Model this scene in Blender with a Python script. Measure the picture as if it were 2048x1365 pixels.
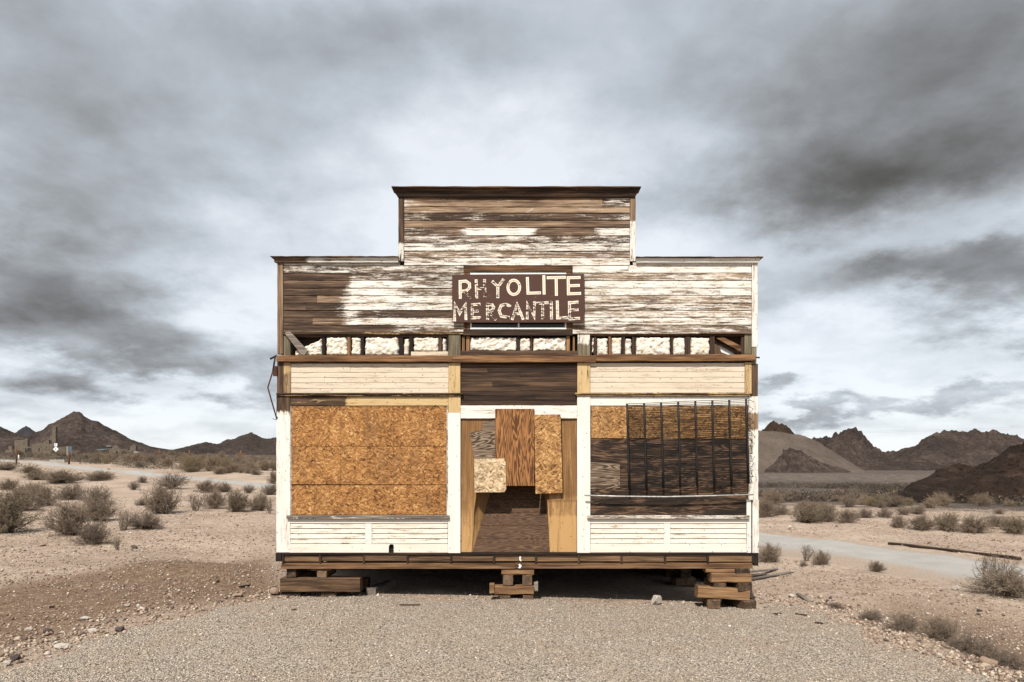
import bpy, math, random
import numpy as np
from mathutils import Vector

for _o in list(bpy.data.objects):
    bpy.data.objects.remove(_o)
scene = bpy.context.scene
COL = scene.collection
rng = np.random.default_rng(7)
random.seed(7)

# ------------------------------------------------------------------ camera
D, F, HZ, S = 10.7, 1364.25, 927.0, 127.5     # metres to the facade, focal length / horizon in photo pixels, pixels per metre
EZ = (1195 - HZ) / S                          # eye height
cam = bpy.data.cameras.new('camera'); cam_o = bpy.data.objects.new('camera', cam); COL.objects.link(cam_o)
cam_o.location = (0, -D, EZ); cam_o.rotation_euler = (math.radians(90), 0, 0)
cam.sensor_width = 36; cam.lens = 36 * F / 2048; cam.shift_y = (HZ - 682.5) / 2048
cam.clip_start = .05; cam.clip_end = 20000
scene.camera = cam_o

# ------------------------------------------------------------------ sky, sun, exposure
SUN_EL, SUN_AZ = math.radians(50), math.radians(16)     # azimuth: to the left of straight behind the camera
sun_dir = Vector((-math.sin(SUN_AZ) * math.cos(SUN_EL), -math.cos(SUN_AZ) * math.cos(SUN_EL), math.sin(SUN_EL)))
sun = bpy.data.lights.new('sun', 'SUN'); sun.energy = 4.5; sun.angle = math.radians(1.0); sun.color = (1, .945, .86)
sun_o = bpy.data.objects.new('sun', sun); COL.objects.link(sun_o)
sun_o.rotation_euler = (-sun_dir).to_track_quat('-Z', 'Y').to_euler(); sun_o.location = (-20, -40, 40)
vs = scene.view_settings
vs.view_transform = 'Standard'; vs.look = 'None'; vs.exposure = 0.62; vs.gamma = 1.0; vs.use_curve_mapping = False


def nd(nt, typ, **kw):
    """node with inputs (by name, or i0, i1 ... by index) and properties; sockets are linked"""
    n = nt.nodes.new('ShaderNode' + typ)
    for k, v in kw.items():
        if k[0] == 'i' and k[1:].isdigit():
            s = n.inputs[int(k[1:])]
        elif k.replace('_', ' ') in n.inputs:
            s = n.inputs[k.replace('_', ' ')]
        else:
            setattr(n, k, v); continue
        if isinstance(v, bpy.types.NodeSocket):
            nt.links.new(v, s)
        else:
            s.default_value = v
    return n


def mth(nt, op, a, b=0.0, c=0.0, clamp=False):
    return nd(nt, 'Math', operation=op, use_clamp=clamp, i0=a, i1=b, i2=c).outputs[0]


def ramp(nt, fac, stops, interp='LINEAR'):
    n = nd(nt, 'ValToRGB', Fac=fac); cr = n.color_ramp; cr.interpolation = interp
    while len(cr.elements) < len(stops):
        cr.elements.new(.5)
    for e, (p, c) in zip(cr.elements, stops):
        e.position = p; e.color = (*c, 1) if len(c) == 3 else c
    return n.outputs[0]


def mixc(nt, f, a, b, blend='MIX'):
    n = nd(nt, 'Mix', data_type='RGBA', blend_type=blend)
    for s, v in ((n.inputs[0], f), (n.inputs[6], a), (n.inputs[7], b)):
        if isinstance(v, bpy.types.NodeSocket):
            nt.links.new(v, s)
        else:
            s.default_value = (*v, 1) if isinstance(v, tuple) and len(v) == 3 else v
    return n.outputs[2]


def smooth(nt, x, lo, hi):
    return nd(nt, 'MapRange', interpolation_type='SMOOTHSTEP', i0=x, i1=lo, i2=hi).outputs[0]


def scaled_(nt, v, k):
    return nd(nt, 'VectorMath', operation='SCALE', i0=v, Scale=k).outputs[0]


# the sky: Nishita seen through a broken cloud layer; clouds are set by direction and go on all round
world = bpy.data.worlds.new('World'); scene.world = world; world.use_nodes = True
nt = world.node_tree; nt.nodes.clear()
SKY_STRENGTH = .1
SKY_GAIN = .665
tc = nd(nt, 'TexCoord')
sky = nd(nt, 'TexSky', sky_type='NISHITA', sun_disc=False, sun_elevation=SUN_EL, sun_rotation=math.radians(180) + SUN_AZ, altitude=1200)
sky.air_density = 1.0; sky.dust_density = 1.5
sep = nd(nt, 'SeparateXYZ', Vector=nd(nt, 'VectorMath', operation='NORMALIZE', i0=tc.outputs['Generated']).outputs[0])
sx, sy, sz = sep.outputs
az = mth(nt, 'ARCTAN2', sx, sy); el = mth(nt, 'ARCSINE', sz)
zz = mth(nt, 'ADD', mth(nt, 'MAXIMUM', sz, 0.0), .30)
pl = nd(nt, 'CombineXYZ', X=mth(nt, 'DIVIDE', sx, zz), Y=mth(nt, 'DIVIDE', sy, zz)).outputs[0]
big = nd(nt, 'TexNoise', Vector=pl, Scale=1.1, Detail=9, Roughness=.58, Distortion=.15).outputs[0]
fine = nd(nt, 'TexNoise', Vector=pl, Scale=3.4, Detail=11, Roughness=.62, Distortion=.2).outputs[0]
bill = [nd(nt, 'TexNoise', Vector=scaled_(nt, pl, k_), Scale=2.6, Detail=8, Roughness=.5, Distortion=.1).outputs[0] for k_ in (1.0, .93)]
warp = nd(nt, 'TexNoise', Vector=pl, Scale=2.0, Detail=10, Roughness=.6)
wsep = nd(nt, 'SeparateXYZ', Vector=warp.outputs['Color'])
azw = mth(nt, 'ADD', az, mth(nt, 'MULTIPLY', mth(nt, 'SUBTRACT', wsep.outputs[0], .5), .44))
elw = mth(nt, 'ADD', el, mth(nt, 'MULTIPLY', mth(nt, 'SUBTRACT', wsep.outputs[1], .5), .30))
BLOBS = [  # photo pixel of the cloud's centre, half-widths in pixels, brightness change
    (1830, 130, 480, 220, -.38), (1990, 290, 260, 110, -.08), (1560, 330, 270, 70, -.16), (1990, 540, 260, 62, -.38), (1640, 525, 220, 42, -.12), (1850, 790, 300, 26, -.22), (1560, 800, 120, 16, -.10),
    (80, 500, 330, 100, -.35), (170, 660, 400, 76, -.32), (420, 735, 220, 40, -.16), (400, 110, 520, 130, -.23), (250, 320, 360, 90, -.23), (20, 60, 300, 160, -.08), (800, 60, 220, 70, -.12),
    (950, 430, 430, 150, .05), (520, 600, 120, 60, .06), (1200, 30, 320, 120, -.14), (60, 815, 420, 30, -.08)]
tot = None
for (bx, by, bw, bh, amt) in BLOBS:
    a0 = math.atan((bx - 1024) / F); e0 = math.atan((HZ - by) / F * math.cos(a0))
    ca = bw / F * math.cos(a0) ** 2; ce = bh / F * math.cos(a0)
    u = mth(nt, 'DIVIDE', mth(nt, 'SUBTRACT', azw, a0), ca); v = mth(nt, 'DIVIDE', mth(nt, 'SUBTRACT', elw, e0), ce)
    r2 = mth(nt, 'ADD', mth(nt, 'MULTIPLY', u, u), mth(nt, 'MULTIPLY', v, v))
    g = mth(nt, 'MULTIPLY', mth(nt, 'EXPONENT', mth(nt, 'MULTIPLY', mth(nt, 'POWER', r2, 1.35), -.75)), amt)
    tot = g if tot is None else mth(nt, 'ADD', tot, g)
val = mth(nt, 'ADD', tot, .955)
val = mth(nt, 'ADD', val, mth(nt, 'MULTIPLY', mth(nt, 'SUBTRACT', big, .5), .24))
val = mth(nt, 'ADD', val, mth(nt, 'MULTIPLY', mth(nt, 'SUBTRACT', fine, .5), .30))
val = mth(nt, 'ADD', val, mth(nt, 'MULTIPLY', mth(nt, 'SUBTRACT', bill[0], bill[1]), mth(nt, 'SUBTRACT', .24, mth(nt, 'MULTIPLY', tot, .65))))      # lit tops, shaded bases
val = mth(nt, 'MINIMUM', mth(nt, 'MAXIMUM', val, .36), .985)
lin = mth(nt, 'MULTIPLY', mth(nt, 'POWER', val, 2.25), SKY_GAIN / SKY_STRENGTH)
tint = ramp(nt, val, [(.40, (1.0, .99, .98)), (.56, (.93, .98, 1.04)), (.78, (.90, .975, 1.055)), (.97, (.955, .985, 1.02))])
cloud = nd(nt, 'VectorMath', operation='SCALE', i0=tint, Scale=lin).outputs[0]
clear = smooth(nt, mth(nt, 'ADD', val, mth(nt, 'MULTIPLY', el, .25)), .72, 1.05)
mixed = mixc(nt, mth(nt, 'MULTIPLY', clear, .15), cloud, sky.outputs[0])
bg = nd(nt, 'Background', Color=mixed, Strength=SKY_STRENGTH)
nt.links.new(bg.outputs[0], nd(nt, 'OutputWorld').inputs[0])


# ------------------------------------------------------------------ numeric helpers
_tab = np.random.default_rng(11).random(65536)
def _h(i, j, s):
    return _tab[(i * 374761 + j * 668265 + s * 9176 + (i * j) * 31) & 65535]
def vnoise(x, y, s=0):
    x = np.asarray(x, float); y = np.asarray(y, float)
    i = np.floor(x).astype(np.int64); j = np.floor(y).astype(np.int64)
    u = x - i; v = y - j; u = u * u * (3 - 2 * u); v = v * v * (3 - 2 * v)
    return (_h(i, j, s) * (1 - u) + _h(i + 1, j, s) * u) * (1 - v) + (_h(i, j + 1, s) * (1 - u) + _h(i + 1, j + 1, s) * u) * v
def fbm(x, y, o=5, s=0, g=.5):
    x = np.asarray(x, float); y = np.asarray(y, float)
    a, t, n = 1.0, 0.0, 0.0
    for k in range(o):
        t = t + a * (vnoise(x, y, s + k) - .5); n += a; a *= g; x = x * 2.03 + 3.1; y = y * 2.03 + 7.7
    return t / n * 2          # about -1..1
def ridged(x, y, o=5, s=0):
    x = np.asarray(x, float); y = np.asarray(y, float)
    a, t = 1.0, 0.0
    for k in range(o):
        t = t + a * (1 - np.abs(2 * vnoise(x, y, s + k) - 1)); a *= .5; x = x * 2.03 + 1.7; y = y * 2.03 + 9.2
    return t / 2
def sstep(x):
    x = np.clip(x, 0, 1); return x * x * (3 - 2 * x)

ZL = ([0, 9, 11, 13, 18, 50, 70, 95, 180, 450, 2000, 9000], [0, 0, .06, .30, .30, .55, 1.1, 2.0, 4.1, 6.6, 8, 8])
ZR = ([0, 12, 17, 30, 50, 220, 450, 1200, 9000], [0, -.03, 0, -.05, -.3, -2.7, -3.2, -5, -5])
def ground(X, Y):
    X = np.asarray(X, float); Y = np.asarray(Y, float)
    d = Y + D; r = np.hypot(X, d) + 1e-6
    wl = sstep((.30 - X / r) / .6)
    z = wl * np.interp(r, *ZL) + (1 - wl) * np.interp(r, *ZR)
    near = sstep((d - 8.0) / 2.2) * (1 - sstep((d - 17) / 8)) * (1 - sstep((np.abs(X) - 5.0) / 4))
    z = z * (1 - near) + near * np.interp(X, [-9, -5, -3.3, 0, 3.7, 9], [.25, .12, 0, -.06, -.2, -.15])
    z = z + fbm(X * .11, Y * .11, 3, 3) * .22 * sstep((r - 13) / 25)
    z = z + fbm(X * .8, Y * .8, 4, 9) * .05 * sstep((r - 10.5) / 3) + fbm(X * 2.5, Y * 2.5, 3, 21) * (.012 + .028 * sstep((r - 9) / 4) * (1 - near))
    dd = np.hypot((X + 5.6) / 1.6, (Y - 1.4) / .8)           # the hump of brown earth left of the building
    z = z + .16 * np.exp(-dd * dd)
    return z
def hit(px, py):
    """ground point seen at a photo pixel"""
    d = np.geomspace(4, 1500, 1600); X = (px - 1024) * d / F; Zr = EZ - (py - HZ) * d / F
    k = np.nonzero(Zr < ground(X, d - D))[0]
    k = k[0] if len(k) else len(d) - 1
    return float(X[k]), float(d[k] - D), float(ground(X[k], d[k] - D))
def sdist(X, Y, poly):
    """signed distance to a polygon, inside positive"""
    P = np.array(poly, float); Q = np.roll(P, -1, 0)
    best = np.full(X.shape, 1e9); ins = np.zeros(X.shape, bool)
    for (x0, y0), (x1, y1) in zip(P, Q):
        ex, ey = x1 - x0, y1 - y0
        t = np.clip(((X - x0) * ex + (Y - y0) * ey) / (ex * ex + ey * ey + 1e-12), 0, 1)
        best = np.minimum(best, np.hypot(X - x0 - t * ex, Y - y0 - t * ey))
        if y0 != y1:
            ins ^= ((y0 > Y) != (y1 > Y)) & (X < ex * (Y - y0) / ey + x0)
    return np.where(ins, best, -best)


# ------------------------------------------------------------------ mesh helpers
def mesh_np(name, V, Fc, mats=(), smooth_=False, attrs=None, colors=None):
    V = np.asarray(V, np.float32); Fc = np.asarray(Fc, np.int32)
    me = bpy.data.meshes.new(name); k = Fc.shape[1]
    me.vertices.add(len(V)); me.vertices.foreach_set('co', V.ravel())
    me.loops.add(Fc.size); me.loops.foreach_set('vertex_index', Fc.ravel())
    me.polygons.add(len(Fc)); me.polygons.foreach_set('loop_start', np.arange(len(Fc), dtype=np.int32) * k)
    me.polygons.foreach_set('loop_total', np.full(len(Fc), k, np.int32))
    if smooth_:
        me.polygons.foreach_set('use_smooth', np.ones(len(Fc), bool))
    for an, av in (attrs or {}).items():
        a = me.attributes.new(an, 'FLOAT', 'POINT'); a.data.foreach_set('value', np.broadcast_to(np.asarray(av, np.float32), (len(V),)).copy())
    if colors is not None:
        a = me.attributes.new('tintcol', 'FLOAT_COLOR', 'POINT')
        c = np.ones((len(V), 4), np.float32); c[:, :3] = colors; a.data.foreach_set('color', c.ravel())
    me.update(calc_edges=True); me.validate()
    for m in mats:
        me.materials.append(m)
    return me
def mesh_py(name, V, Fc, mats=(), smooth_=False, attrs=None, fmat=None):
    me = bpy.data.meshes.new(name); me.from_pydata([tuple(v) for v in V], [], Fc); me.update()
    for an, av in (attrs or {}).items():
        a = me.attributes.new(an, 'FLOAT', 'POINT')
        a.data.foreach_set('value', np.broadcast_to(np.asarray(av, np.float32), (len(V),)).copy())
    for m in mats:
        me.materials.append(m)
    if fmat:
        for p, i in zip(me.polygons, fmat):
            p.material_index = i
    if smooth_:
        for p in me.polygons:
            p.use_smooth = True
    return me
def obj(name, me, parent=None, loc=None):
    o = bpy.data.objects.new(name, me); COL.objects.link(o)
    if parent is not None:
        o.parent = parent
    if loc is not None:
        o.location = loc
    return o
def empty(name, parent=None, loc=(0, 0, 0)):
    o = obj(name, None, parent, loc); o.empty_display_size = .2; return o
def tag(o, label, cat, group=None):
    o['label'] = label; o['category'] = cat
    if group:
        o['group'] = group
    return o
def struct(o):
    o['kind'] = 'structure'; return o
def stuff(o, label=None, cat=None):
    o['kind'] = 'stuff'
    if label:
        o['label'] = label
    if cat:
        o['category'] = cat
    return o
def fx(px): return (px - 1024) / S
def fz(py): return (1195 - py) / S


def board_geo(x0, x1, z0, z1, yf, th, axis='x', seg=1, jit=.0, cham=.004, taper=0.0, warp=0.0):
    """a plank: 8-sided section swept along its axis; returns vertices, faces.  taper: lower edge stands proud (siding)"""
    L0, L1 = (x0, x1) if axis == 'x' else (z0, z1)
    A0, A1 = (z0, z1) if axis == 'x' else (x0, x1)
    c = min(cham, (A1 - A0) * .3, th * .4)
    sec = [(A0 + c, yf - taper), (A1 - c, yf), (A1, yf + c), (A1, yf + th - c), (A1 - c, yf + th), (A0 + c, yf + th), (A0, yf + th - c), (A0, yf + c - taper)]
    V, Fc = [], []
    rs = random.Random(int((x0 * 7919 + z0 * 104729 + x1 * 31) * 1000))
    ph = rs.random() * 6
    for k in range(seg + 1):
        l = L0 + (L1 - L0) * k / seg
        ja, jb = rs.uniform(-jit, jit), rs.uniform(-jit, jit)
        w = warp * math.sin(ph + k * 1.3)
        for i, (a, y) in enumerate(sec):
            a2 = a + (ja if i in (0, 7, 6, 5) else jb)
            V.append((l, y + w, a2) if axis == 'x' else (a2, y + w, l))
    n = 8
    for k in range(seg):
        for i in range(n):
            q = (k * n + i, k * n + (i + 1) % n, (k + 1) * n + (i + 1) % n, (k + 1) * n + i)
            Fc.append(q if axis != 'x' else q[::-1])
    e0 = list(range(n)); e1 = [seg * n + i for i in range(n)]
    Fc.append(tuple(e0 if axis == 'x' else e0[::-1])); Fc.append(tuple(e1[::-1] if axis == 'x' else e1))
    return V, Fc
def plank(name, px0, py0, px1, py1, mat, parent, yf=0.0, th=.02, axis=None, seg=None, paint=0.0, tone=None, jit=.0015, cham=.004, taper=0.0, warp=0.0):
    """a board on the facade, given by its photo rectangle; paint: number or function of (px, py) -> paint left on it"""
    x0, x1, z0, z1 = fx(px0), fx(px1), fz(py1), fz(py0)
    axis = axis or ('x' if x1 - x0 >= z1 - z0 else 'z')
    L = (x1 - x0) if axis == 'x' else (z1 - z0)
    if seg is None:
        seg = max(1, int(L / .06)) if callable(paint) else max(1, int(L / .5))
    V, Fc = board_geo(x0, x1, z0, z1, yf, th, axis, seg, jit, cham, taper, warp)
    pv = [paint(1024 + v[0] * S, 1195 - v[2] * S) for v in V] if callable(paint) else paint
    me = mesh_py(name, V, Fc, [mat], attrs={'paint': pv, 'seed': random.random(), 'tone': random.uniform(-1, 1) if tone is None else tone})
    return obj(name, me, parent)
def prism(name, pts, y0, y1, mat, parent=None, **attrs):
    """polygon in photo pixels on the facade, extruded from y0 (front) to y1"""
    n = len(pts); V = [(fx(a), y0, fz(b)) for a, b in pts] + [(fx(a), y1, fz(b)) for a, b in pts]
    ar = sum(V[i][0] * V[(i + 1) % n][2] - V[(i + 1) % n][0] * V[i][2] for i in range(n))
    Fc = [tuple(range(n)), tuple(range(2 * n - 1, n - 1, -1))] + [((i + 1) % n, i, n + i, n + (i + 1) % n) for i in range(n)]
    if ar < 0:
        Fc = [f[::-1] for f in Fc]
    at = {'paint': 0.0, 'seed': random.random(), 'tone': random.uniform(-1, 1)}; at.update(attrs)
    return obj(name, mesh_py(name, V, Fc, [mat], attrs=at), parent)
def tube_geo(pts, rad, n=6):
    V, Fc = [], []
    pts = [Vector(p) for p in pts]
    for k, p in enumerate(pts):
        t = (pts[min(k + 1, len(pts) - 1)] - pts[max(k - 1, 0)]).normalized()
        up = Vector((0, 0, 1)) if abs(t.z) < .9 else Vector((1, 0, 0))
        a = t.cross(up).normalized(); b = t.cross(a)
        r = rad[k] if isinstance(rad, (list, tuple)) else rad
        for i in range(n):
            th = 2 * math.pi * i / n; V.append(p + (a * math.cos(th) + b * math.sin(th)) * r)
    for k in range(len(pts) - 1):
        for i in range(n):
            Fc.append((k * n + i, k * n + (i + 1) % n, (k + 1) * n + (i + 1) % n, (k + 1) * n + i))
    Fc.append(tuple(range(n))[::-1]); Fc.append(tuple((len(pts) - 1) * n + i for i in range(n)))
    return V, Fc
def tube(name, pts, rad, mat, parent=None, n=6):
    V, Fc = tube_geo(pts, rad, n)
    return obj(name, mesh_py(name, V, Fc, [mat], True, attrs={'paint': 0.0, 'seed': random.random(), 'tone': 0.0}), parent)


# ------------------------------------------------------------------ materials
def new_mat(name):
    m = bpy.data.materials.new(name); m.use_nodes = True
    nt = m.node_tree; nt.nodes.clear()
    b = nd(nt, 'BsdfPrincipled'); o = nd(nt, 'OutputMaterial'); nt.links.new(b.outputs[0], o.inputs[0])
    b.inputs['Roughness'].default_value = .85
    b.inputs['Specular IOR Level'].default_value = .25
    return m, nt, b
def attr(nt, name):
    return nd(nt, 'Attribute', attribute_name=name)
ALB = .80          # scales base colours down to balance the raised exposure
def setc(nt, b, col, bump=None, dist=.004, strength=1.0):
    nt.links.new(mixc(nt, 1.0, col, (ALB,) * 3, 'MULTIPLY'), b.inputs['Base Color'])
    if bump is not None:
        nt.links.new(nd(nt, 'Bump', Height=bump, Distance=dist, Strength=strength).outputs[0], b.inputs['Normal'])
def scaled(nt, v, s):
    return nd(nt, 'VectorMath', operation='MULTIPLY', i0=v, i1=s).outputs[0]
def seeded(nt, k=23.0):
    co = nd(nt, 'TexCoord').outputs['Object']
    sd = mth(nt, 'MULTIPLY', attr(nt, 'seed').outputs['Fac'], k)
    off = nd(nt, 'CombineXYZ', X=sd, Y=mth(nt, 'MULTIPLY', sd, 1.7), Z=mth(nt, 'MULTIPLY', sd, 2.3)).outputs[0]
    return co, nd(nt, 'VectorMath', operation='ADD', i0=co, i1=off).outputs[0]

WHITE = ((.74, .71, .65), (.47, .38, .28))
def wood(name, axis='x', bare=((.035, .02, .012), (.13, .075, .042), (.30, .20, .12)), paint=WHITE, along=3.2, across=26.0, edge=.06, dirt=.5, tone_k=.18, streak=.35):
    """weathered boards: grain along the axis, flaking paint where attribute 'paint' (-.5 bare .. +.5 whole) leaves it"""
    m, nt, b = new_mat(name)
    co, cs = seeded(nt)
    def vec(al, ac):
        return (al, ac, ac) if axis == 'x' else ((ac, ac, al) if axis == 'z' else (ac, al, ac))
    g1 = nd(nt, 'TexNoise', Vector=scaled(nt, cs, vec(1.6, 75)), Scale=1, Detail=5, Roughness=.65, Distortion=.3).outputs[0]
    g2 = nd(nt, 'TexNoise', Vector=scaled(nt, cs, vec(.9, 11)), Scale=1, Detail=4, Roughness=.6, Distortion=.4).outputs[0]
    t = mth(nt, 'ADD', mth(nt, 'MULTIPLY', g1, .55), mth(nt, 'MULTIPLY', g2, .45))
    t = mth(nt, 'ADD', mth(nt, 'MULTIPLY', mth(nt, 'SUBTRACT', t, .5), 1.65), .5)
    t = mth(nt, 'ADD', t, mth(nt, 'MULTIPLY', attr(nt, 'tone').outputs['Fac'], tone_k), clamp=True)
    bc = ramp(nt, t, [(.30, bare[0]), (.50, bare[1]), (.72, bare[2])])
    pn = nd(nt, 'TexNoise', Vector=scaled(nt, cs, vec(along, across)), Scale=1, Detail=9, Roughness=.68, Distortion=.5).outputs[0]
    pn2 = nd(nt, 'TexNoise', Vector=scaled(nt, cs, vec(26, 70)), Scale=1, Detail=5, Roughness=.7).outputs[0]
    pn = mth(nt, 'ADD', mth(nt, 'MULTIPLY', mth(nt, 'SUBTRACT', mth(nt, 'ADD', mth(nt, 'MULTIPLY', pn, .75), mth(nt, 'MULTIPLY', pn2, .25)), .5), 1.75), .5)
    pv = mth(nt, 'ADD', mth(nt, 'ADD', pn, mth(nt, 'MULTIPLY', mth(nt, 'SUBTRACT', g1, .5), streak)), attr(nt, 'paint').outputs['Fac'])
    pf = smooth(nt, pv, .5 - edge, .5 + edge)
    dn = nd(nt, 'TexNoise', Vector=scaled(nt, cs, vec(1.2, 9)), Scale=1, Detail=6, Roughness=.65).outputs[0]
    thin = smooth(nt, pv, .5, .78)
    dfac = mth(nt, 'MULTIPLY', mth(nt, 'SUBTRACT', 1.25, thin), mth(nt, 'MULTIPLY', smooth(nt, dn, .35, .75), dirt * 1.3), clamp=True)
    pc = mixc(nt, dfac, paint[0], paint[1])
    sp = nd(nt, 'SeparateXYZ', Vector=cs)
    spk = nd(nt, 'TexVoronoi', voronoi_dimensions='2D', Vector=nd(nt, 'CombineXYZ', X=mth(nt, 'MULTIPLY', sp.outputs[0 if axis != 'y' else 1], 6.5), Y=mth(nt, 'MULTIPLY', sp.outputs[2], 6.5)).outputs[0], Scale=1)
    rnd = nd(nt, 'SeparateXYZ', Vector=spk.outputs['Color']).outputs[0]
    dot = mth(nt, 'MULTIPLY', mth(nt, 'SUBTRACT', 1.0, smooth(nt, mth(nt, 'ADD', spk.outputs['Distance'], mth(nt, 'MULTIPLY', mth(nt, 'SUBTRACT', g1, .5), .05)), .025, .075)), mth(nt, 'GREATER_THAN', rnd, .5))
    pc = mixc(nt, mth(nt, 'MULTIPLY', dot, .85), pc, (.07, .035, .018))
    ck = nd(nt, 'TexNoise', Vector=scaled(nt, cs, vec(2.2, 60)), Scale=1, Detail=6, Roughness=.7, Distortion=.8).outputs[0]
    pc = mixc(nt, mth(nt, 'MULTIPLY', smooth(nt, ck, .60, .70), .55 * min(1, dirt + .2)), pc, tuple(c * .45 for c in paint[1]))
    col = mixc(nt, mth(nt, 'MULTIPLY', pf, mth(nt, 'ADD', .70, mth(nt, 'MULTIPLY', thin, .30))), bc, pc)
    hgt = mth(nt, 'ADD', mth(nt, 'MULTIPLY', g1, .7), mth(nt, 'MULTIPLY', pf, .5))
    setc(nt, b, col, hgt, .006, .8)
    return m

M = {}
M['siding'] = wood('weathered_siding', 'x', dirt=.85, edge=.11, streak=.6, bare=((.032, .018, .011), (.125, .077, .048), (.36, .25, .16)))
M['trim_v'] = wood('weathered_trim_upright', 'z', dirt=.7)
M['bulk'] = wood('painted_bulkhead', 'x', paint=((.74, .69, .60), (.52, .38, .26)), dirt=.7)
M['cream'] = wood('cream_boards', 'x', paint=((.66, .57, .45), (.38, .28, .18)), dirt=1.0)
M['ochre_v'] = wood('ochre_trim_upright', 'z', paint=((.56, .40, .20), (.30, .19, .085)), dirt=.8)
M['ochre'] = wood('ochre_trim', 'x', paint=((.56, .40, .20), (.30, .19, .085)), dirt=.8)
M['dark'] = wood('dark_bare_boards', 'x', bare=((.012, .007, .005), (.045, .025, .015), (.13, .075, .042)))
M['dark_v'] = wood('dark_bare_uprights', 'z', bare=((.012, .007, .005), (.05, .028, .017), (.13, .08, .045)))
M['beam'] = wood('old_beam', 'x', bare=((.03, .014, .007), (.16, .078, .034), (.36, .20, .095)))
M['beam_v'] = wood('old_stud', 'z', bare=((.03, .014, .007), (.17, .085, .038), (.36, .20, .095)))
M['grey_v'] = wood('olive_grey_post', 'z', bare=((.05, .04, .025), (.15, .125, .08), (.24, .2, .13)), paint=((.8, .77, .68), (.5, .45, .34)))
M['timber'] = wood('railway_timber', 'x', bare=((.012, .007, .004), (.07, .038, .02), (.22, .13, .068)))
M['timber_y'] = wood('railway_timber_end', 'y', bare=((.02, .012, .008), (.09, .055, .032), (.20, .13, .08)))
M['timber_tan'] = wood('tan_timber', 'x', bare=((.04, .020, .010), (.17, .09, .042), (.33, .20, .10)))
M['greywood'] = wood('silver_grey_wood', 'x', bare=((.05, .042, .035), (.17, .14, .115), (.32, .275, .23)))
M['tanply_v'] = wood('tan_plywood_upright', 'z', bare=((.10, .05, .018), (.19, .095, .036), (.27, .14, .055)), paint=((.47, .28, .115), (.33, .18, .07)), across=14, along=1.2, edge=.26, dirt=.4)


def osb(name, cols, scale=1.0, grid=True):
    m, nt, b = new_mat(name)
    co, cs = seeded(nt)
    cell = nd(nt, 'TexVoronoi', Vector=cs, Scale=12 * scale).outputs['Color']
    cx = nd(nt, 'SeparateXYZ', Vector=cell)
    out = None
    for k, (sa, sb, ch) in enumerate(((6.5, 34, 0), (11, 56, 1))):
        ang = mth(nt, 'MULTIPLY', mth(nt, 'SUBTRACT', cx.outputs[ch], .5), 2.4)
        wv = nd(nt, 'VectorRotate', rotation_type='AXIS_ANGLE', Vector=cs, Axis=(0, 1, 0), Angle=ang).outputs[0]
        fl = nd(nt, 'TexVoronoi', Vector=scaled(nt, wv, (sa * scale, 6, sb * scale)), Scale=1)
        v = nd(nt, 'SeparateXYZ', Vector=fl.outputs['Color']).outputs[0]
        out = v if out is None else mth(nt, 'ADD', mth(nt, 'MULTIPLY', out, .55), mth(nt, 'MULTIPLY', v, .45))
    n = nd(nt, 'TexNoise', Vector=cs, Scale=120, Detail=3).outputs[0]
    lg = nd(nt, 'TexNoise', Vector=cs, Scale=3.2, Detail=5, Roughness=.6).outputs[0]
    t = mth(nt, 'ADD', mth(nt, 'MULTIPLY', out, .72), mth(nt, 'MULTIPLY', n, .16))
    t = mth(nt, 'ADD', t, mth(nt, 'MULTIPLY', mth(nt, 'SUBTRACT', lg, .5), .5), clamp=True)
    col = ramp(nt, t, [(.10, cols[0]), (.36, cols[1]), (.60, cols[2]), (.86, cols[3])])
    if grid:   # printed nailing lines
        s = nd(nt, 'SeparateXYZ', Vector=co)
        for ax, st, of in ((0, .415, 19.4975), (2, .61, 18.676)):
            fr = mth(nt, 'ABSOLUTE', mth(nt, 'SUBTRACT', mth(nt, 'FRACT', mth(nt, 'DIVIDE', mth(nt, 'ADD', s.outputs[ax], of), st)), .5))
            ln = mth(nt, 'MULTIPLY', mth(nt, 'LESS_THAN', fr, .0042 / st), .4)
            col = mixc(nt, ln, col, (.06, .035, .018))
    stn = nd(nt, 'TexNoise', Vector=scaled(nt, cs, (2.4, 1, .9)), Scale=1, Detail=7, Roughness=.65).outputs[0]
    col = mixc(nt, mth(nt, 'MULTIPLY', smooth(nt, stn, .52, .72), .5), col, mixc(nt, .5, cols[1], (.10, .075, .05)))
    setc(nt, b, col, t, .003, .5)
    return m
M['osb'] = osb('orange_strand_board', ((.06, .024, .008), (.25, .108, .031), (.41, .20, .066), (.66, .42, .19)), 1.45)
M['osb_pale'] = osb('pale_strand_board', ((.10, .06, .03), (.42, .29, .16), (.68, .52, .34), (.82, .68, .48)), 1.15, False)
M['osb_brown'] = osb('brown_strand_board', ((.06, .027, .010), (.26, .125, .042), (.44, .24, .09), (.70, .46, .22)), 1.3, False)


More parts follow.
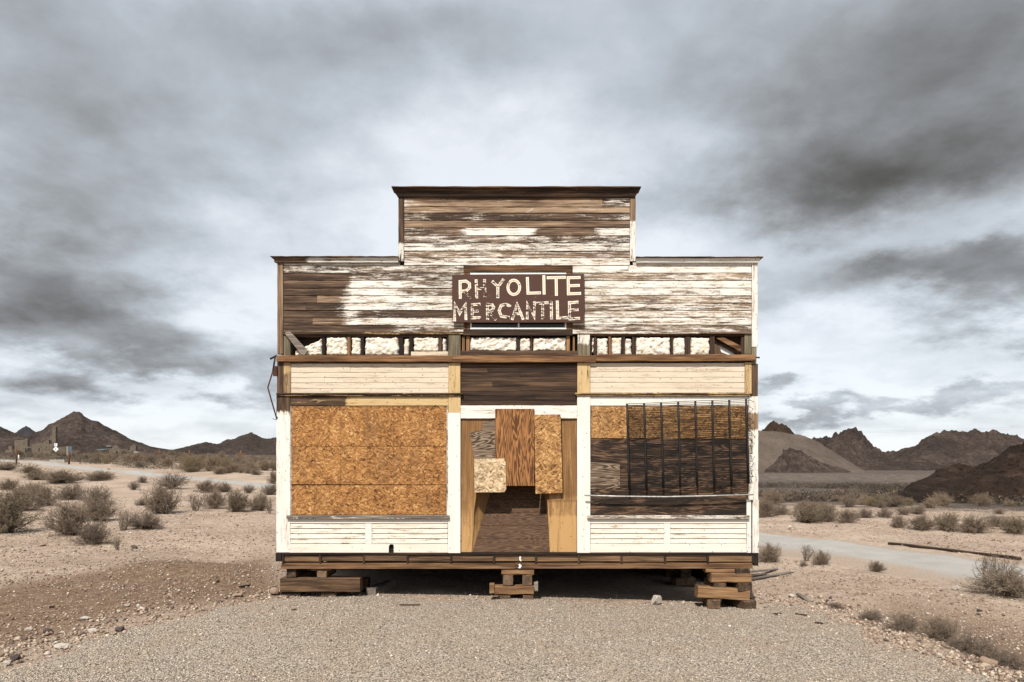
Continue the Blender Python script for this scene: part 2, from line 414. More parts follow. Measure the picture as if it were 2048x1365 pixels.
def plywood(name, cols, axis='z', bands=9.0, figure=3.2, stain=0.0):
    """rotary-cut plywood with flame figure"""
    m, nt, b = new_mat(name)
    co, cs = seeded(nt)
    vs_ = (figure, 1, .42) if axis == 'z' else (.42, 1, figure)
    warp_ = nd(nt, 'TexNoise', Vector=scaled(nt, cs, vs_), Scale=1.5, Detail=4, Roughness=.5, Distortion=.6).outputs[0]
    rings = mth(nt, 'FRACT', mth(nt, 'MULTIPLY', warp_, bands * 3))
    rg = smooth(nt, mth(nt, 'ABSOLUTE', mth(nt, 'SUBTRACT', rings, .5)), .10, .42)
    fine_ = nd(nt, 'TexNoise', Vector=scaled(nt, cs, (80, 1, 4) if axis == 'z' else (4, 1, 80)), Scale=1, Detail=4).outputs[0]
    t = mth(nt, 'ADD', mth(nt, 'MULTIPLY', rg, .62), mth(nt, 'MULTIPLY', fine_, .38))
    col = ramp(nt, t, [(.18, cols[0]), (.5, cols[1]), (.8, cols[2])])
    if stain:
        st = nd(nt, 'TexNoise', Vector=scaled(nt, cs, (2.2, 1, 9)), Scale=1, Detail=5, Roughness=.6).outputs[0]
        col = mixc(nt, mth(nt, 'MULTIPLY', smooth(nt, st, .43, .60), stain), col, (.012, .008, .006))
    setc(nt, b, col, t, .003, .5)
    return m
M['ply_flame'] = plywood('flame_grain_plywood', ((.085, .034, .012), (.21, .09, .031), (.34, .155, .055)), 'z', 5.0, 4.6)
M['ply_grey'] = plywood('grey_plywood', ((.05, .032, .02), (.15, .10, .065), (.27, .20, .14)), 'x', 7, 3)
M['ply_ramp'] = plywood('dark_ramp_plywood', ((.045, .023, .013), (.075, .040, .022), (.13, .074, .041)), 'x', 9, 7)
M['ply_black'] = plywood('blackened_plywood', ((.03, .016, .009), (.08, .044, .025), (.16, .095, .056)), 'x', 5, 4, .85)


def plain(name, col, col2=None, sc=30, rough=.8, metal=0.0, bump=.3):
    m, nt, b = new_mat(name)
    n = nd(nt, 'TexNoise', Vector=nd(nt, 'TexCoord').outputs['Object'], Scale=sc, Detail=6, Roughness=.65).outputs[0]
    setc(nt, b, mixc(nt, smooth(nt, n, .3, .7), col, col2 or tuple(c * .6 for c in col)), n, .005, bump)
    b.inputs['Roughness'].default_value = rough; b.inputs['Metallic'].default_value = metal
    return m
M['iron'] = plain('black_iron', (.014, .014, .016), (.03, .024, .02), 40, .6, .3)
M['steel'] = plain('galvanised_pipe', (.55, .55, .52), (.30, .29, .27), 25, .5, .5)
M['rust'] = plain('rusty_iron', (.10, .04, .022), (.04, .02, .014), 30, .8, .2)
M['void'] = plain('dark_sheathing', (.022, .016, .012), (.012, .009, .007), 10, .95)  # near black, so gaps between boards read as shade
M['sash'] = plain('white_sash', (.82, .82, .80), (.66, .65, .62), 20, .5)
M['roofing'] = plain('brown_roofing_felt', (.10, .075, .06), (.06, .045, .036), 6, .9)
M['concrete'] = plain('ruin_concrete', (.17, .135, .10), (.09, .07, .052), 1.2, .95)
M['concrete_l'] = plain('pale_concrete', (.38, .36, .32), (.25, .23, .2), 4, .9)
M['signwhite'] = plain('sign_white', (.8, .8, .8), (.66, .66, .66), 4, .6)
M['signblack'] = plain('sign_black', (.02, .02, .02), (.03, .03, .03), 4, .6)
M['signblue'] = plain('board_blue_grey', (.10, .125, .14), (.07, .09, .10), 4, .6)
M['postbrown'] = plain('post_brown', (.20, .085, .04), (.11, .05, .025), 6, .8)
M['slate'] = plain('green_metal_roof', (.10, .14, .12), (.07, .1, .09), 4, .6)

m, nt, b = new_mat('window_glass'); b.inputs['Base Color'].default_value = (.02, .018, .016, 1); b.inputs['Roughness'].default_value = .08; M['glass'] = m

m, nt, b = new_mat('insulation_wool')
co, cs = seeded(nt)
n1 = nd(nt, 'TexNoise', Vector=cs, Scale=26, Detail=6, Roughness=.65).outputs[0]
n2 = nd(nt, 'TexNoise', Vector=cs, Scale=6, Detail=3).outputs[0]
setc(nt, b, mixc(nt, smooth(nt, n2, .55, .8), ramp(nt, n1, [(.28, (.40, .27, .15)), (.44, (.76, .68, .57)), (.7, (.84, .79, .71))]), (.74, .56, .36)), n1, .03, .8)
M['wool'] = m

m, nt, b = new_mat('sign_brown_paint')
co = nd(nt, 'TexCoord').outputs['Object']
n1 = nd(nt, 'TexNoise', Vector=scaled(nt, co, (6, 1, 14)), Scale=1, Detail=8, Roughness=.7).outputs[0]
n2 = nd(nt, 'TexNoise', Vector=co, Scale=60, Detail=4, Roughness=.7).outputs[0]
c = mixc(nt, n1, (.050, .021, .0135), (.082, .036, .0225))
c = mixc(nt, smooth(nt, mth(nt, 'ADD', mth(nt, 'MULTIPLY', n1, .6), mth(nt, 'MULTIPLY', n2, .4)), .60, .66), c, (.40, .24, .13))
setc(nt, b, c, n2, .002, .4); b.inputs['Roughness'].default_value = .7
M['sign'] = m
def letter_paint(name, col):
    m, nt, b = new_mat(name)
    co = nd(nt, 'TexCoord').outputs['Object']
    n1 = nd(nt, 'TexNoise', Vector=scaled(nt, co, (17, 1, 40)), Scale=1, Detail=8, Roughness=.7).outputs[0]
    n2 = nd(nt, 'TexNoise', Vector=co, Scale=5, Detail=4).outputs[0]
    n1 = mth(nt, 'ADD', mth(nt, 'MULTIPLY', n1, .7), mth(nt, 'MULTIPLY', n2, .3))
    f = smooth(nt, mth(nt, 'ADD', n1, attr(nt, 'wear').outputs['Fac']), .485, .56)
    setc(nt, b, mixc(nt, f, col, (.062, .028, .019)), n1, .002, .3)
    return m
M['letter_white'] = letter_paint('lettering_white', (.80, .75, .66))
M['letter_cream'] = letter_paint('lettering_cream', (.60, .44, .26))


def tinted(name, bump_scale=60, bump=.5, rough=.95, mul=1.0):
    m, nt, b = new_mat(name)
    n = nd(nt, 'TexNoise', Vector=nd(nt, 'TexCoord').outputs['Object'], Scale=bump_scale, Detail=5, Roughness=.7).outputs[0]
    c = mixc(nt, 1.0, attr(nt, 'tintcol').outputs['Color'], ramp(nt, n, [(.25, (.6 * mul,) * 3), (.75, (1.25 * mul,) * 3)]), 'MULTIPLY')
    setc(nt, b, c, n, .01, bump); b.inputs['Roughness'].default_value = rough
    return m
M['stones'] = tinted('loose_stone', 70, .6)
M['scrubfar'] = tinted('far_scrub', 4, 0)

def rock(name, a, b_, sc=6):
    m, nt, b = new_mat(name)
    co = nd(nt, 'TexCoord').outputs['Object']
    n = nd(nt, 'TexNoise', Vector=co, Scale=sc, Detail=8, Roughness=.7).outputs[0]
    oi = nd(nt, 'ObjectInfo').outputs['Random']
    setc(nt, b, mixc(nt, smooth(nt, n, .3, .7), a, b_), n, .03, .8)
    return m
M['rock_white'] = rock('white_rock', (.66, .60, .52), (.45, .38, .31), 9)
M['rock_tan'] = rock('tan_rock', (.42, .30, .21), (.26, .18, .13), 9)
M['rock_dark'] = rock('dark_rock', (.12, .09, .08), (.06, .045, .04), 9)

def soil(name, zones=True):
    m, nt, b = new_mat(name)
    co = nd(nt, 'TexCoord').outputs['Object']
    n1 = nd(nt, 'TexNoise', Vector=co, Scale=.35, Detail=8, Roughness=.6).outputs[0]
    n2 = nd(nt, 'TexNoise', Vector=co, Scale=7, Detail=7, Roughness=.7).outputs[0]
    n3 = nd(nt, 'TexNoise', Vector=co, Scale=45, Detail=4, Roughness=.7).outputs[0]
    vor = nd(nt, 'TexVoronoi', Vector=co, Scale=26).outputs
    c = ramp(nt, mth(nt, 'ADD', mth(nt, 'MULTIPLY', n1, .45), mth(nt, 'MULTIPLY', n2, .55)), [(.34, (.19, .135, .094)), (.5, (.35, .265, .20)), (.66, (.49, .395, .31))])
    br = ramp(nt, mth(nt, 'ADD', mth(nt, 'MULTIPLY', n2, .6), mth(nt, 'MULTIPLY', n3, .4)), [(.32, (.075, .043, .024)), (.52, (.175, .112, .07)), (.72, (.35, .255, .178))])
    zf = smooth(nt, mth(nt, 'ADD', attr(nt, 'brown').outputs['Fac'], mth(nt, 'MULTIPLY', mth(nt, 'SUBTRACT', n2, .5), 1.3)), .15, .85)
    c = mixc(nt, zf, c, br)
    dk = ramp(nt, n2, [(.35, (.035, .026, .021)), (.6, (.085, .064, .05)), (.75, (.16, .125, .098))])  # dark scrub soil; cloud shade over the right valley is in this colour
    df = smooth(nt, mth(nt, 'ADD', attr(nt, 'scrub').outputs['Fac'], mth(nt, 'MULTIPLY', mth(nt, 'SUBTRACT', n1, .5), 1.3)), .35, .65)
    c = mixc(nt, df, c, dk)
    g = nd(nt, 'SeparateXYZ', Vector=vor['Color']).outputs[0]
    c = mixc(nt, mth(nt, 'MULTIPLY', smooth(nt, g, .72, .95), mth(nt, 'LESS_THAN', vor['Distance'], .30)), c, (.50, .41, .33))
    c = mixc(nt, mth(nt, 'MULTIPLY', mth(nt, 'LESS_THAN', g, .16), mth(nt, 'LESS_THAN', vor['Distance'], .28)), c, (.13, .09, .065))
    hgt = mth(nt, 'ADD', mth(nt, 'MULTIPLY', n2, .6), mth(nt, 'ADD', mth(nt, 'MULTIPLY', n3, .3), mth(nt, 'MULTIPLY', mth(nt, 'SUBTRACT', .5, vor['Distance']), .25)))
    setc(nt, b, c, hgt, .06, 1.0); b.inputs['Roughness'].default_value = .97
    return m
M['soil'] = soil('desert_soil')

m, nt, b = new_mat('grey_gravel')
co = nd(nt, 'TexCoord').outputs['Object']
vor = nd(nt, 'TexVoronoi', Vector=co, Scale=55).outputs
n1 = nd(nt, 'TexNoise', Vector=co, Scale=1.3, Detail=6, Roughness=.6).outputs[0]
g = nd(nt, 'SeparateXYZ', Vector=vor['Color']).outputs[0]
c = ramp(nt, g, [(.0, (.21, .172, .135)), (.5, (.41, .345, .275)), (1, (.60, .525, .44))])
c = mixc(nt, mth(nt, 'MULTIPLY', smooth(nt, n1, .42, .68), .65), c, (.40, .305, .225))
c = mixc(nt, smooth(nt, vor['Distance'], .45, .8), c, (.09, .07, .055))
setc(nt, b, c, mth(nt, 'SUBTRACT', 1.0, vor['Distance']), .02, 1.0); b.inputs['Roughness'].default_value = .95
M['gravel'] = m

m, nt, b = new_mat('pale_gravel_road')
co = nd(nt, 'TexCoord').outputs['Object']
n1 = nd(nt, 'TexNoise', Vector=co, Scale=1.2, Detail=8, Roughness=.65).outputs[0]
n2 = nd(nt, 'TexNoise', Vector=co, Scale=40, Detail=4, Roughness=.7).outputs[0]
lat = attr(nt, 'lat').outputs['Fac']
c = ramp(nt, mth(nt, 'ADD', mth(nt, 'MULTIPLY', n1, .5), mth(nt, 'MULTIPLY', n2, .5)), [(.3, (.23, .215, .195)), (.55, (.335, .32, .295)), (.75, (.42, .40, .37))])
sh = smooth(nt, mth(nt, 'ADD', mth(nt, 'ABSOLUTE', lat), mth(nt, 'MULTIPLY', mth(nt, 'SUBTRACT', n1, .5), .9)), .42, .80)
c = mixc(nt, sh, c, ramp(nt, n2, [(.35, (.22, .17, .13)), (.65, (.38, .30, .235))]))
setc(nt, b, c, n2, .015, .7); b.inputs['Roughness'].default_value = .95
M['road'] = m

def hillmat(name, a, b_, c_, sc=.02, bump=4.0, streak=0.0):
    m, nt, b = new_mat(name)
    co = nd(nt, 'TexCoord').outputs['Object']
    n1 = nd(nt, 'TexNoise', Vector=co, Scale=sc, Detail=10, Roughness=.66, Distortion=.4).outputs[0]
    n2 = nd(nt, 'TexNoise', Vector=co, Scale=sc * 14, Detail=6, Roughness=.75).outputs[0]
    vor = nd(nt, 'TexVoronoi', Vector=co, Scale=sc * 28).outputs['Distance']
    t = mth(nt, 'ADD', mth(nt, 'MULTIPLY', n1, .5), mth(nt, 'MULTIPLY', n2, .5))
    c = ramp(nt, t, [(.34, a), (.52, b_), (.70, c_)])
    c = mixc(nt, mth(nt, 'MULTIPLY', mth(nt, 'LESS_THAN', vor, .25), .55), c, tuple(x * .55 for x in a))
    setc(nt, b, c, t, bump, .9); b.inputs['Roughness'].default_value = 1.0; b.inputs['Specular IOR Level'].default_value = .05
    return m
M['hill'] = hillmat('dark_brown_cloud_shaded_hillside', (.016, .012, .011), (.055, .042, .036), (.15, .112, .09))  # dark brown rock, deepened to carry the cloud shade on the hills
M['hill_blue'] = hillmat('far_slate_hill', (.022, .022, .026), (.045, .042, .045), (.08, .07, .068))
M['tailings'] = hillmat('tan_tailings', (.075, .057, .046), (.125, .098, .08), (.20, .16, .13), .09, 2.0)
M['crag'] = hillmat('dark_cloud_shaded_crag', (.014, .010, .008), (.046, .031, .023), (.14, .096, .07), .05, 3.0)  # dark rock; cloud shade on crags and near hill put into the colour

def plantmat(name, a, b_, trans=0.0):
    m, nt, b = new_mat(name)
    oi = nd(nt, 'ObjectInfo').outputs['Random']
    n = nd(nt, 'TexNoise', Vector=nd(nt, 'TexCoord').outputs['Object'], Scale=7, Detail=4).outputs[0]
    c = mixc(nt, mth(nt, 'ADD', mth(nt, 'MULTIPLY', n, .7), mth(nt, 'MULTIPLY', oi, .3), clamp=True), a, b_)
    setc(nt, b, c); b.inputs['Roughness'].default_value = .9
    return m
M['twig'] = plantmat('dry_twigs', (.10, .073, .056), (.25, .195, .15))
M['leaf_brown'] = plantmat('dry_brown_leaves', (.155, .11, .074), (.36, .27, .185))
M['leaf_olive'] = plantmat('olive_leaves', (.14, .107, .062), (.29, .222, .135))
M['leaf_grey'] = plantmat('grey_leaves', (.125, .094, .07), (.29, .222, .165))


# ================================================================== the setting
def grid_faces(n, mcols, wrap=False):
    i = np.arange(n - 1)[:, None]; j = np.arange(mcols if wrap else mcols - 1)[None, :]
    j2 = (j + 1) % mcols
    return np.stack(np.broadcast_arrays(i * mcols + j, (i + 1) * mcols + j, (i + 1) * mcols + j2, i * mcols + j2), -1).reshape(-1, 4)

PAD = [(-6.2, -D - 4)]
for a_, b_ in ((-140, 1365), (60, 1325), (130, 1288), (260, 1252), (420, 1222), (560, 1198), (800, 1194), (1180, 1201), (1480, 1214), (1570, 1206), (1650, 1226), (1760, 1282), (1860, 1325), (1980, 1365)):
    p = hit(a_, b_); PAD.append((p[0], p[1]))
PAD += [(5.6, -5.2), (6.0, -D - 4)]
BANK = [hit(a_, b_)[:2] for a_, b_ in ((-300, 1200), (-60, 1172), (90, 1150), (200, 1134), (330, 1116), (440, 1126), (552, 1108), (600, 1196), (420, 1216), (250, 1246), (110, 1292), (-40, 1330), (-300, 1400))]
SWALE = [hit(a_, b_)[:2] for a_, b_ in ((1640, 1212), (1760, 1190), (2060, 1230), (2300, 1300), (2300, 1420), (2048, 1400), (1900, 1322), (1770, 1262))]
ROAD_PX = [(-300, 917), (-120, 917), (0, 921), (110, 931), (280, 948), (381, 957), (442, 964), (550, 974), (800, 998), (1100, 1032), (1350, 1056), (1530, 1079), (1750, 1110), (1900, 1131), (2048, 1155), (2350, 1205), (2800, 1290)]
ROAD = np.array([hit(a_, b_)[:2] for a_, b_ in ROAD_PX] + [(17.0, -9.5), (34.0, -24.0), (90.0, -60.0)])
def densify(P, n):
    t = np.concatenate([[0], np.cumsum(np.hypot(*np.diff(P, axis=0).T))])
    u = np.linspace(0, t[-1], n); Q = np.stack([np.interp(u, t, P[:, 0]), np.interp(u, t, P[:, 1])], 1)
    for _ in range(40):
        Q[1:-1] = (Q[:-2] + 2 * Q[1:-1] + Q[2:]) / 4
    return Q
ROADC = densify(ROAD, 560)
def road_dist(X, Y):
    best = np.full(np.shape(X), 1e9)
    for q in ROADC[::3]:
        best = np.minimum(best, np.hypot(X - q[0], Y - q[1]))
    return best

# ground: one sheet round the camera out to the horizon
ang = np.concatenate([np.linspace(-math.pi, -.80, 40)[:-1], np.linspace(-.80, .80, 520), np.linspace(.80, math.pi, 40)[1:-1]])
rad = np.concatenate([[.3, 1.5, 3], np.geomspace(4, 40, 230), np.geomspace(40, 600, 150)[1:], np.geomspace(600, 9000, 30)[1:]])
A, R = np.meshgrid(ang, rad); GX = R * np.sin(A); GY = R * np.cos(A) - D
GZ = ground(GX, GY)
GZ = GZ - .10 * (1 - sstep((np.abs(road_dist(GX, GY)) - 1.2) / .8)) * (R < 300)     # the road bed
SWZ = sdist(GX, GY, SWALE)
def swale_depth(X, Y): return .10 * sstep((sdist(X, Y, SWALE) + .2) / .8) * sstep((-sdist(X, Y, PAD) - .45) / .6)
GZ = GZ - swale_depth(GX, GY)
brown = np.clip(.30 + sdist(GX, GY, BANK) * .8, 0, .95)
brown = np.maximum(brown, np.clip(.35 + SWZ * .5, 0, 1) * .75)
px_ = 1024 + GX * F / np.maximum(GY + D, .1)
scrub = sstep((R - 29) / 16) * sstep((px_ - 1100) / 400) * .72 * (GY + D > 0) * (1 - sstep((R - 150) / 60) * (1 - sstep((R - 330) / 60)) * .12)  # right valley: scrub belt plus cloud shade, both as darker soil
scrub = np.maximum(scrub, sstep((R - 75) / 60) * .62 * sstep((1000 - px_) / 200) * (GY + D > 0))
ground_o = struct(obj('ground', mesh_np('ground', np.stack([GX, GY, GZ], -1).reshape(-1, 3), grid_faces(len(rad), len(ang), True)[:, ::-1], [M['soil']], True,
                  {'brown': brown.ravel(), 'scrub': scrub.ravel()})))

# gravel pad in front of the building, its edge running out into the soil
px1 = np.arange(-7.5, 7.0, .055); py1 = np.arange(-D - 3, 2.2, .055)
PX, PY = np.meshgrid(px1, py1)
def padtop(X, Y):
    sd = sdist(X, Y, PAD)
    return ground(X, Y) - .05 + .075 * sstep((sd + .35 + fbm(X * 1.6, Y * 1.6, 4, 40) * .55) / .7) + fbm(X * 5, Y * 5, 3, 50) * .006
PZ = padtop(PX, PY)
keep = (sdist(PX, PY, PAD) > -.55)
fc = grid_faces(*PX.shape)[:, ::-1]; fc = fc[keep.ravel()[fc].all(1)]
struct(obj('gravel_pad', mesh_np('gravel_pad', np.stack([PX, PY, PZ], -1).reshape(-1, 3), fc, [M['gravel']], True)))

# road: a crowned strip
tn = np.gradient(ROADC, axis=0); tn /= np.hypot(*tn.T)[:, None]; nr = np.stack([-tn[:, 1], tn[:, 0]], 1)
lat = np.linspace(-1, 1, 17)
RX = ROADC[:, None, 0] + nr[:, None, 0] * lat * 1.65; RY = ROADC[:, None, 1] + nr[:, None, 1] * lat * 1.65
RZ = ground(RX, RY) + .05 - .10 * np.abs(lat)[None, :] ** 3
struct(obj('road', mesh_np('road', np.stack([RX, RY, RZ], -1).reshape(-1, 3), grid_faces(*RX.shape)[:, ::-1], [M['road']], True, {'lat': np.broadcast_to(lat, RX.shape).ravel()})))

# hills: heightfields with their own distance and depth
def hill(name, prof, d0, depth, mat, rough=.10, crag=0.0, sharp=1.1, seed=1, cols=260, rows=110):
    P = np.array(prof, float)
    px = np.linspace(P[0, 0], P[-1, 0], cols); py = np.interp(px, P[:, 0], P[:, 1])
    X = (px - 1024) * d0 / F; zt = EZ - (py - HZ) * d0 / F
    v = np.linspace(-1, 1, rows)
    XX, VV = np.meshgrid(X, v); YY = d0 - D + VV * depth
    XX = XX + VV * depth * (px.mean() * .5 + px[np.argmin(py)] * .5 - 1024) / F       # the ridge lies askew
    gz = ground(XX, YY) - .5
    Ht = np.maximum(zt[None, :] - ground(XX, np.full_like(XX, d0 - D)), 0)
    hm = Ht.max()
    av = np.abs(VV)
    sh = np.clip(1 - av, 0, 1) ** sharp
    f = 1 / (hm * .9)
    gul = ridged(XX * f * 2.2, YY * f * .5, 5, seed + 5) - .62          # gullies running down the slope
    bump = fbm(XX * f * 6, YY * f * 6, 5, seed + 9, .6)
    z = gz + Ht * sh + (gul * 1.2 * np.minimum(1, av * 5) * (1 - av) + bump * .5) * rough * Ht + .5 * np.minimum(1, sh * 6)
    if crag:      # broken rock standing on the crest
        cr = np.maximum(ridged(XX * f * 5, YY * f * 5, 5, seed + 15) - .5, 0)
        z = z + cr * crag * Ht * np.clip(sh * 1.8 - .6, 0, 1) - crag * .12 * Ht * (av < .2)
    return struct(obj(name, mesh_np(name, np.stack([XX, YY, z], -1).reshape(-1, 3), grid_faces(rows, cols)[:, ::-1], [mat], crag == 0)))
hill('hill_far_left', [(-400, 905), (-250, 850), (-120, 835), (-40, 846), (0, 853), (32, 866), (70, 880), (140, 905)], 520, 45, M['hill'], seed=3)
hill('hill_far_blue', [(-20, 895), (30, 866), (42, 858), (52, 852), (62, 857), (76, 866), (130, 895)], 1500, 90, M['hill_blue'], seed=8)
hill('hill_pyramid', [(-10, 900), (20, 888), (62, 868), (82, 861), (104, 846), (118, 840), (138, 829), (148, 825), (155, 823), (164, 826), (172, 833), (182, 838), (192, 841), (202, 847), (232, 862), (262, 878), (300, 893), (350, 901), (430, 912)], 480, 48, M['hill'], crag=.10, seed=12)
hill('hill_low_middle', [(290, 912), (345, 900), (375, 893), (398, 887), (413, 884), (432, 888), (452, 895), (520, 906), (600, 912)], 420, 30, M['hill'], seed=17)
hill('hill_middle', [(380, 905), (436, 888), (452, 880), (472, 877), (486, 870), (503, 864), (514, 870), (528, 877), (540, 878), (560, 873), (640, 858), (760, 845), (900, 870), (1050, 905)], 800, 80, M['hill'], crag=.10, seed=23)
hill('tailings_mound', [(1300, 945), (1380, 885), (1450, 862), (1515, 861), (1545, 862), (1588, 868), (1612, 872), (1640, 886), (1690, 918), (1730, 944), (1760, 952)], 420, 42, M['tailings'], rough=.06, sharp=.95, seed=31)
hill('hill_crag_top', [(1500, 880), (1524, 861), (1536, 852), (1548, 846), (1562, 847), (1572, 855), (1584, 864), (1620, 885)], 520, 25, M['crag'], crag=.25, seed=35)
hill('hill_crag_middle', [(1560, 930), (1610, 882), (1634, 878), (1648, 877), (1668, 870), (1682, 864), (1696, 864), (1708, 860), (1722, 864), (1734, 878), (1746, 895), (1768, 904), (1790, 905), (1850, 935)], 600, 50, M['hill'], crag=.40, rough=.16, seed=41)
hill('hill_dark_knob', [(1530, 940), (1548, 928), (1558, 912), (1568, 900), (1585, 896), (1602, 899), (1616, 912), (1636, 922), (1664, 932), (1700, 942)], 380, 10, M['hill'], crag=.3, rough=.18, seed=44)
hill('hill_right_ridge', [(1690, 945), (1760, 915), (1790, 904), (1830, 890), (1850, 878), (1872, 867), (1890, 862), (1910, 864), (1932, 867), (1950, 860), (1968, 867), (1985, 862), (2005, 868), (2030, 872), (2060, 884), (2200, 870), (2400, 900), (2500, 940)], 620, 75, M['hill'], crag=.22, rough=.14, seed=51)
hill('hill_dark_near', [(1846, 1006), (1872, 990), (1890, 958), (1902, 936), (1920, 930), (1950, 934), (1975, 926), (1995, 916), (2048, 884), (2140, 850), (2300, 820), (2600, 830), (2900, 930)], 52, 13, M['crag'], crag=.34, rough=.2, sharp=.85, seed=57, cols=300, rows=140)

# ================================================================== the building
bld = tag(empty('mercantile_building'), 'weathered wooden false-front store with stepped parapet and boarded windows, raised on timber cribs', 'building')
FX0, FX1 = 553, 1517

# --- siding rows, and how much white paint each stretch keeps
ROWS = [396, 414, 426, 441, 455.5, 471, 486, 502, 515.5, 531, 546, 561, 576, 591, 606, 620.5, 635.5, 650, 664.5]
REG = [(797, 396, 1273, 414, -.20), (797, 396, 832, 414, .06), (1205, 396, 1262, 414, .06), (797, 414, 1273, 426, -.15), (797, 426, 1273, 441, -.17), (797, 426, 856, 441, .03),
       (935, 426, 970, 441, .0), (1236, 426, 1262, 441, .05), (797, 441, 1273, 455.5, -.30), (797, 455, 925, 471, -.17), (797, 455, 860, 471, -.04), (925, 455, 1072, 471, .30), (1072, 455, 1188, 471, -.34), (1188, 455, 1273, 471, .22),
       (797, 471, 1273, 486, -.02), (797, 486, 1273, 502, .16), (797, 502, 1273, 515.5, .03), (1090, 502, 1200, 515, -.08), (797, 515.5, 1273, 531, .19),
       (553, 520, 900, 546, .14), (553, 531, 930, 546, .07), (553, 546, 930, 561, .02), (553, 561, 930, 665, .12), (690, 561, 800, 606, .24), (800, 576, 905, 591, -.05), (690, 591, 905, 606, .22), (690, 606, 905, 620, .18),
       (720, 620.5, 905, 635.5, -.18), (690, 620.5, 720, 635.5, .15), (690, 635.5, 905, 650, .17), (553, 650, 780, 664.5, -.28), (780, 650, 930, 664.5, -.03),
       (553, 553, 691, 576, -.34), (553, 576, 686, 606, -.34), (553, 606, 680, 650, -.36), (553, 591, 634, 606, -.4), (634, 590, 684, 595, .05),
       (1143, 531, 1517, 546, .26), (1143, 546, 1300, 561, .03), (1300, 546, 1517, 561, .08), (1143, 561, 1517, 576, .25), (1143, 576, 1517, 591, .17), (1143, 591, 1517, 606, .08), (1143, 606, 1517, 620.5, .07),
       (1143, 620.5, 1517, 635.5, .12), (1143, 635.5, 1517, 650, .19), (1143, 650, 1517, 665, .02), (1272, 520, 1517, 531, .16)]
def paint_front(px, py):
    v = .12
    for (x0, y0, x1, y1, a_) in REG:
        if x0 <= px < x1 and y0 <= py < y1:
            v = a_
    return v - .055 if v > 0 else v
front = empty('false_front', bld)
JOINTS = {0: [1205], 4: [1188], 8: [888, 1102], 9: [1257], 13: [634], 14: [612], 12: [1440], 16: [625], 18: [1440], 10: [1000]}
def row_paint(ym):
    return lambda px, py: sum(paint_front(px + o_, ym) for o_ in (-14, -7, 0, 7, 14)) / 5
for k in range(len(ROWS) - 1):
    ya, yb = ROWS[k], ROWS[k + 1]; ym = (ya + yb) / 2
    spans = [(808.5, 1259.5)] if k < 9 else [(567, 1503)]
    if k >= 9:
        spans = [(567, 928), (1145, 1503)] if k > 8 else spans
    for (xa, xb) in spans:
        cuts = [xa] + [j for j in JOINTS.get(k, []) if xa + 15 < j < xb - 15] + [xb]
        for c0, c1 in zip(cuts[:-1], cuts[1:]):
            plank('siding_board', c0 + .25, ya + .35, c1 - .25, yb + .25, M['siding'], front, yf=.003 + random.uniform(-.002, .002), th=.022, paint=row_paint(ym), tone=random.uniform(-.95, .15) if (c0 < 680 and ym > 550) or k in (3, 4) else (random.uniform(.3, 1) if k == 1 else None), jit=.0016, taper=.009, cham=.003, warp=.0012)
# wings' upper siding strip under the cornice
plank('siding_board', 567, 525, 800, 531.2, M['siding'], front, yf=.003, th=.02, paint=.12, taper=.004)
plank('siding_board', 1266, 525, 1503, 531.2, M['siding'], front, yf=.003, th=.02, paint=.22, taper=.004)
# backing, corner boards
prism('sheathing', [(556, 524), (800, 524), (800, 392), (1268, 392), (1268, 524), (1512, 524), (1512, 666), (556, 666)], .028, .09, M['void'], front)
plank('corner_board', 797, 393, 808, 523, M['trim_v'], front, -.012, .1, paint=lambda a, b: -.3 if b < 490 else .05)
plank('corner_board', 1260, 392, 1271, 523, M['trim_v'], front, -.012, .1, paint=lambda a, b: -.25 if b < 445 else .16)
plank('corner_board', 555, 526, 566.5, 708, M['trim_v'], front, -.012, .1, paint=lambda a, b: -.22 if b < 690 else -.5)
plank('corner_board', 1503.5, 526, 1515, 694, M['trim_v'], front, -.012, .1, paint=.24)
plank('corner_board', 1503.5, 694, 1513, 728, M['grey_v'], front, -.004, .09, paint=-.4)
plank('drip_ledge', 567, 664.8, 928, 669.5, M['ochre'], front, -.02, .05, paint=lambda a, b: -.05 if a > 690 else -.3)
plank('drip_ledge', 1145, 664.8, 1503, 668.5, M['siding'], front, -.02, .05, paint=lambda a, b: .12 if a < 1400 else -.15)

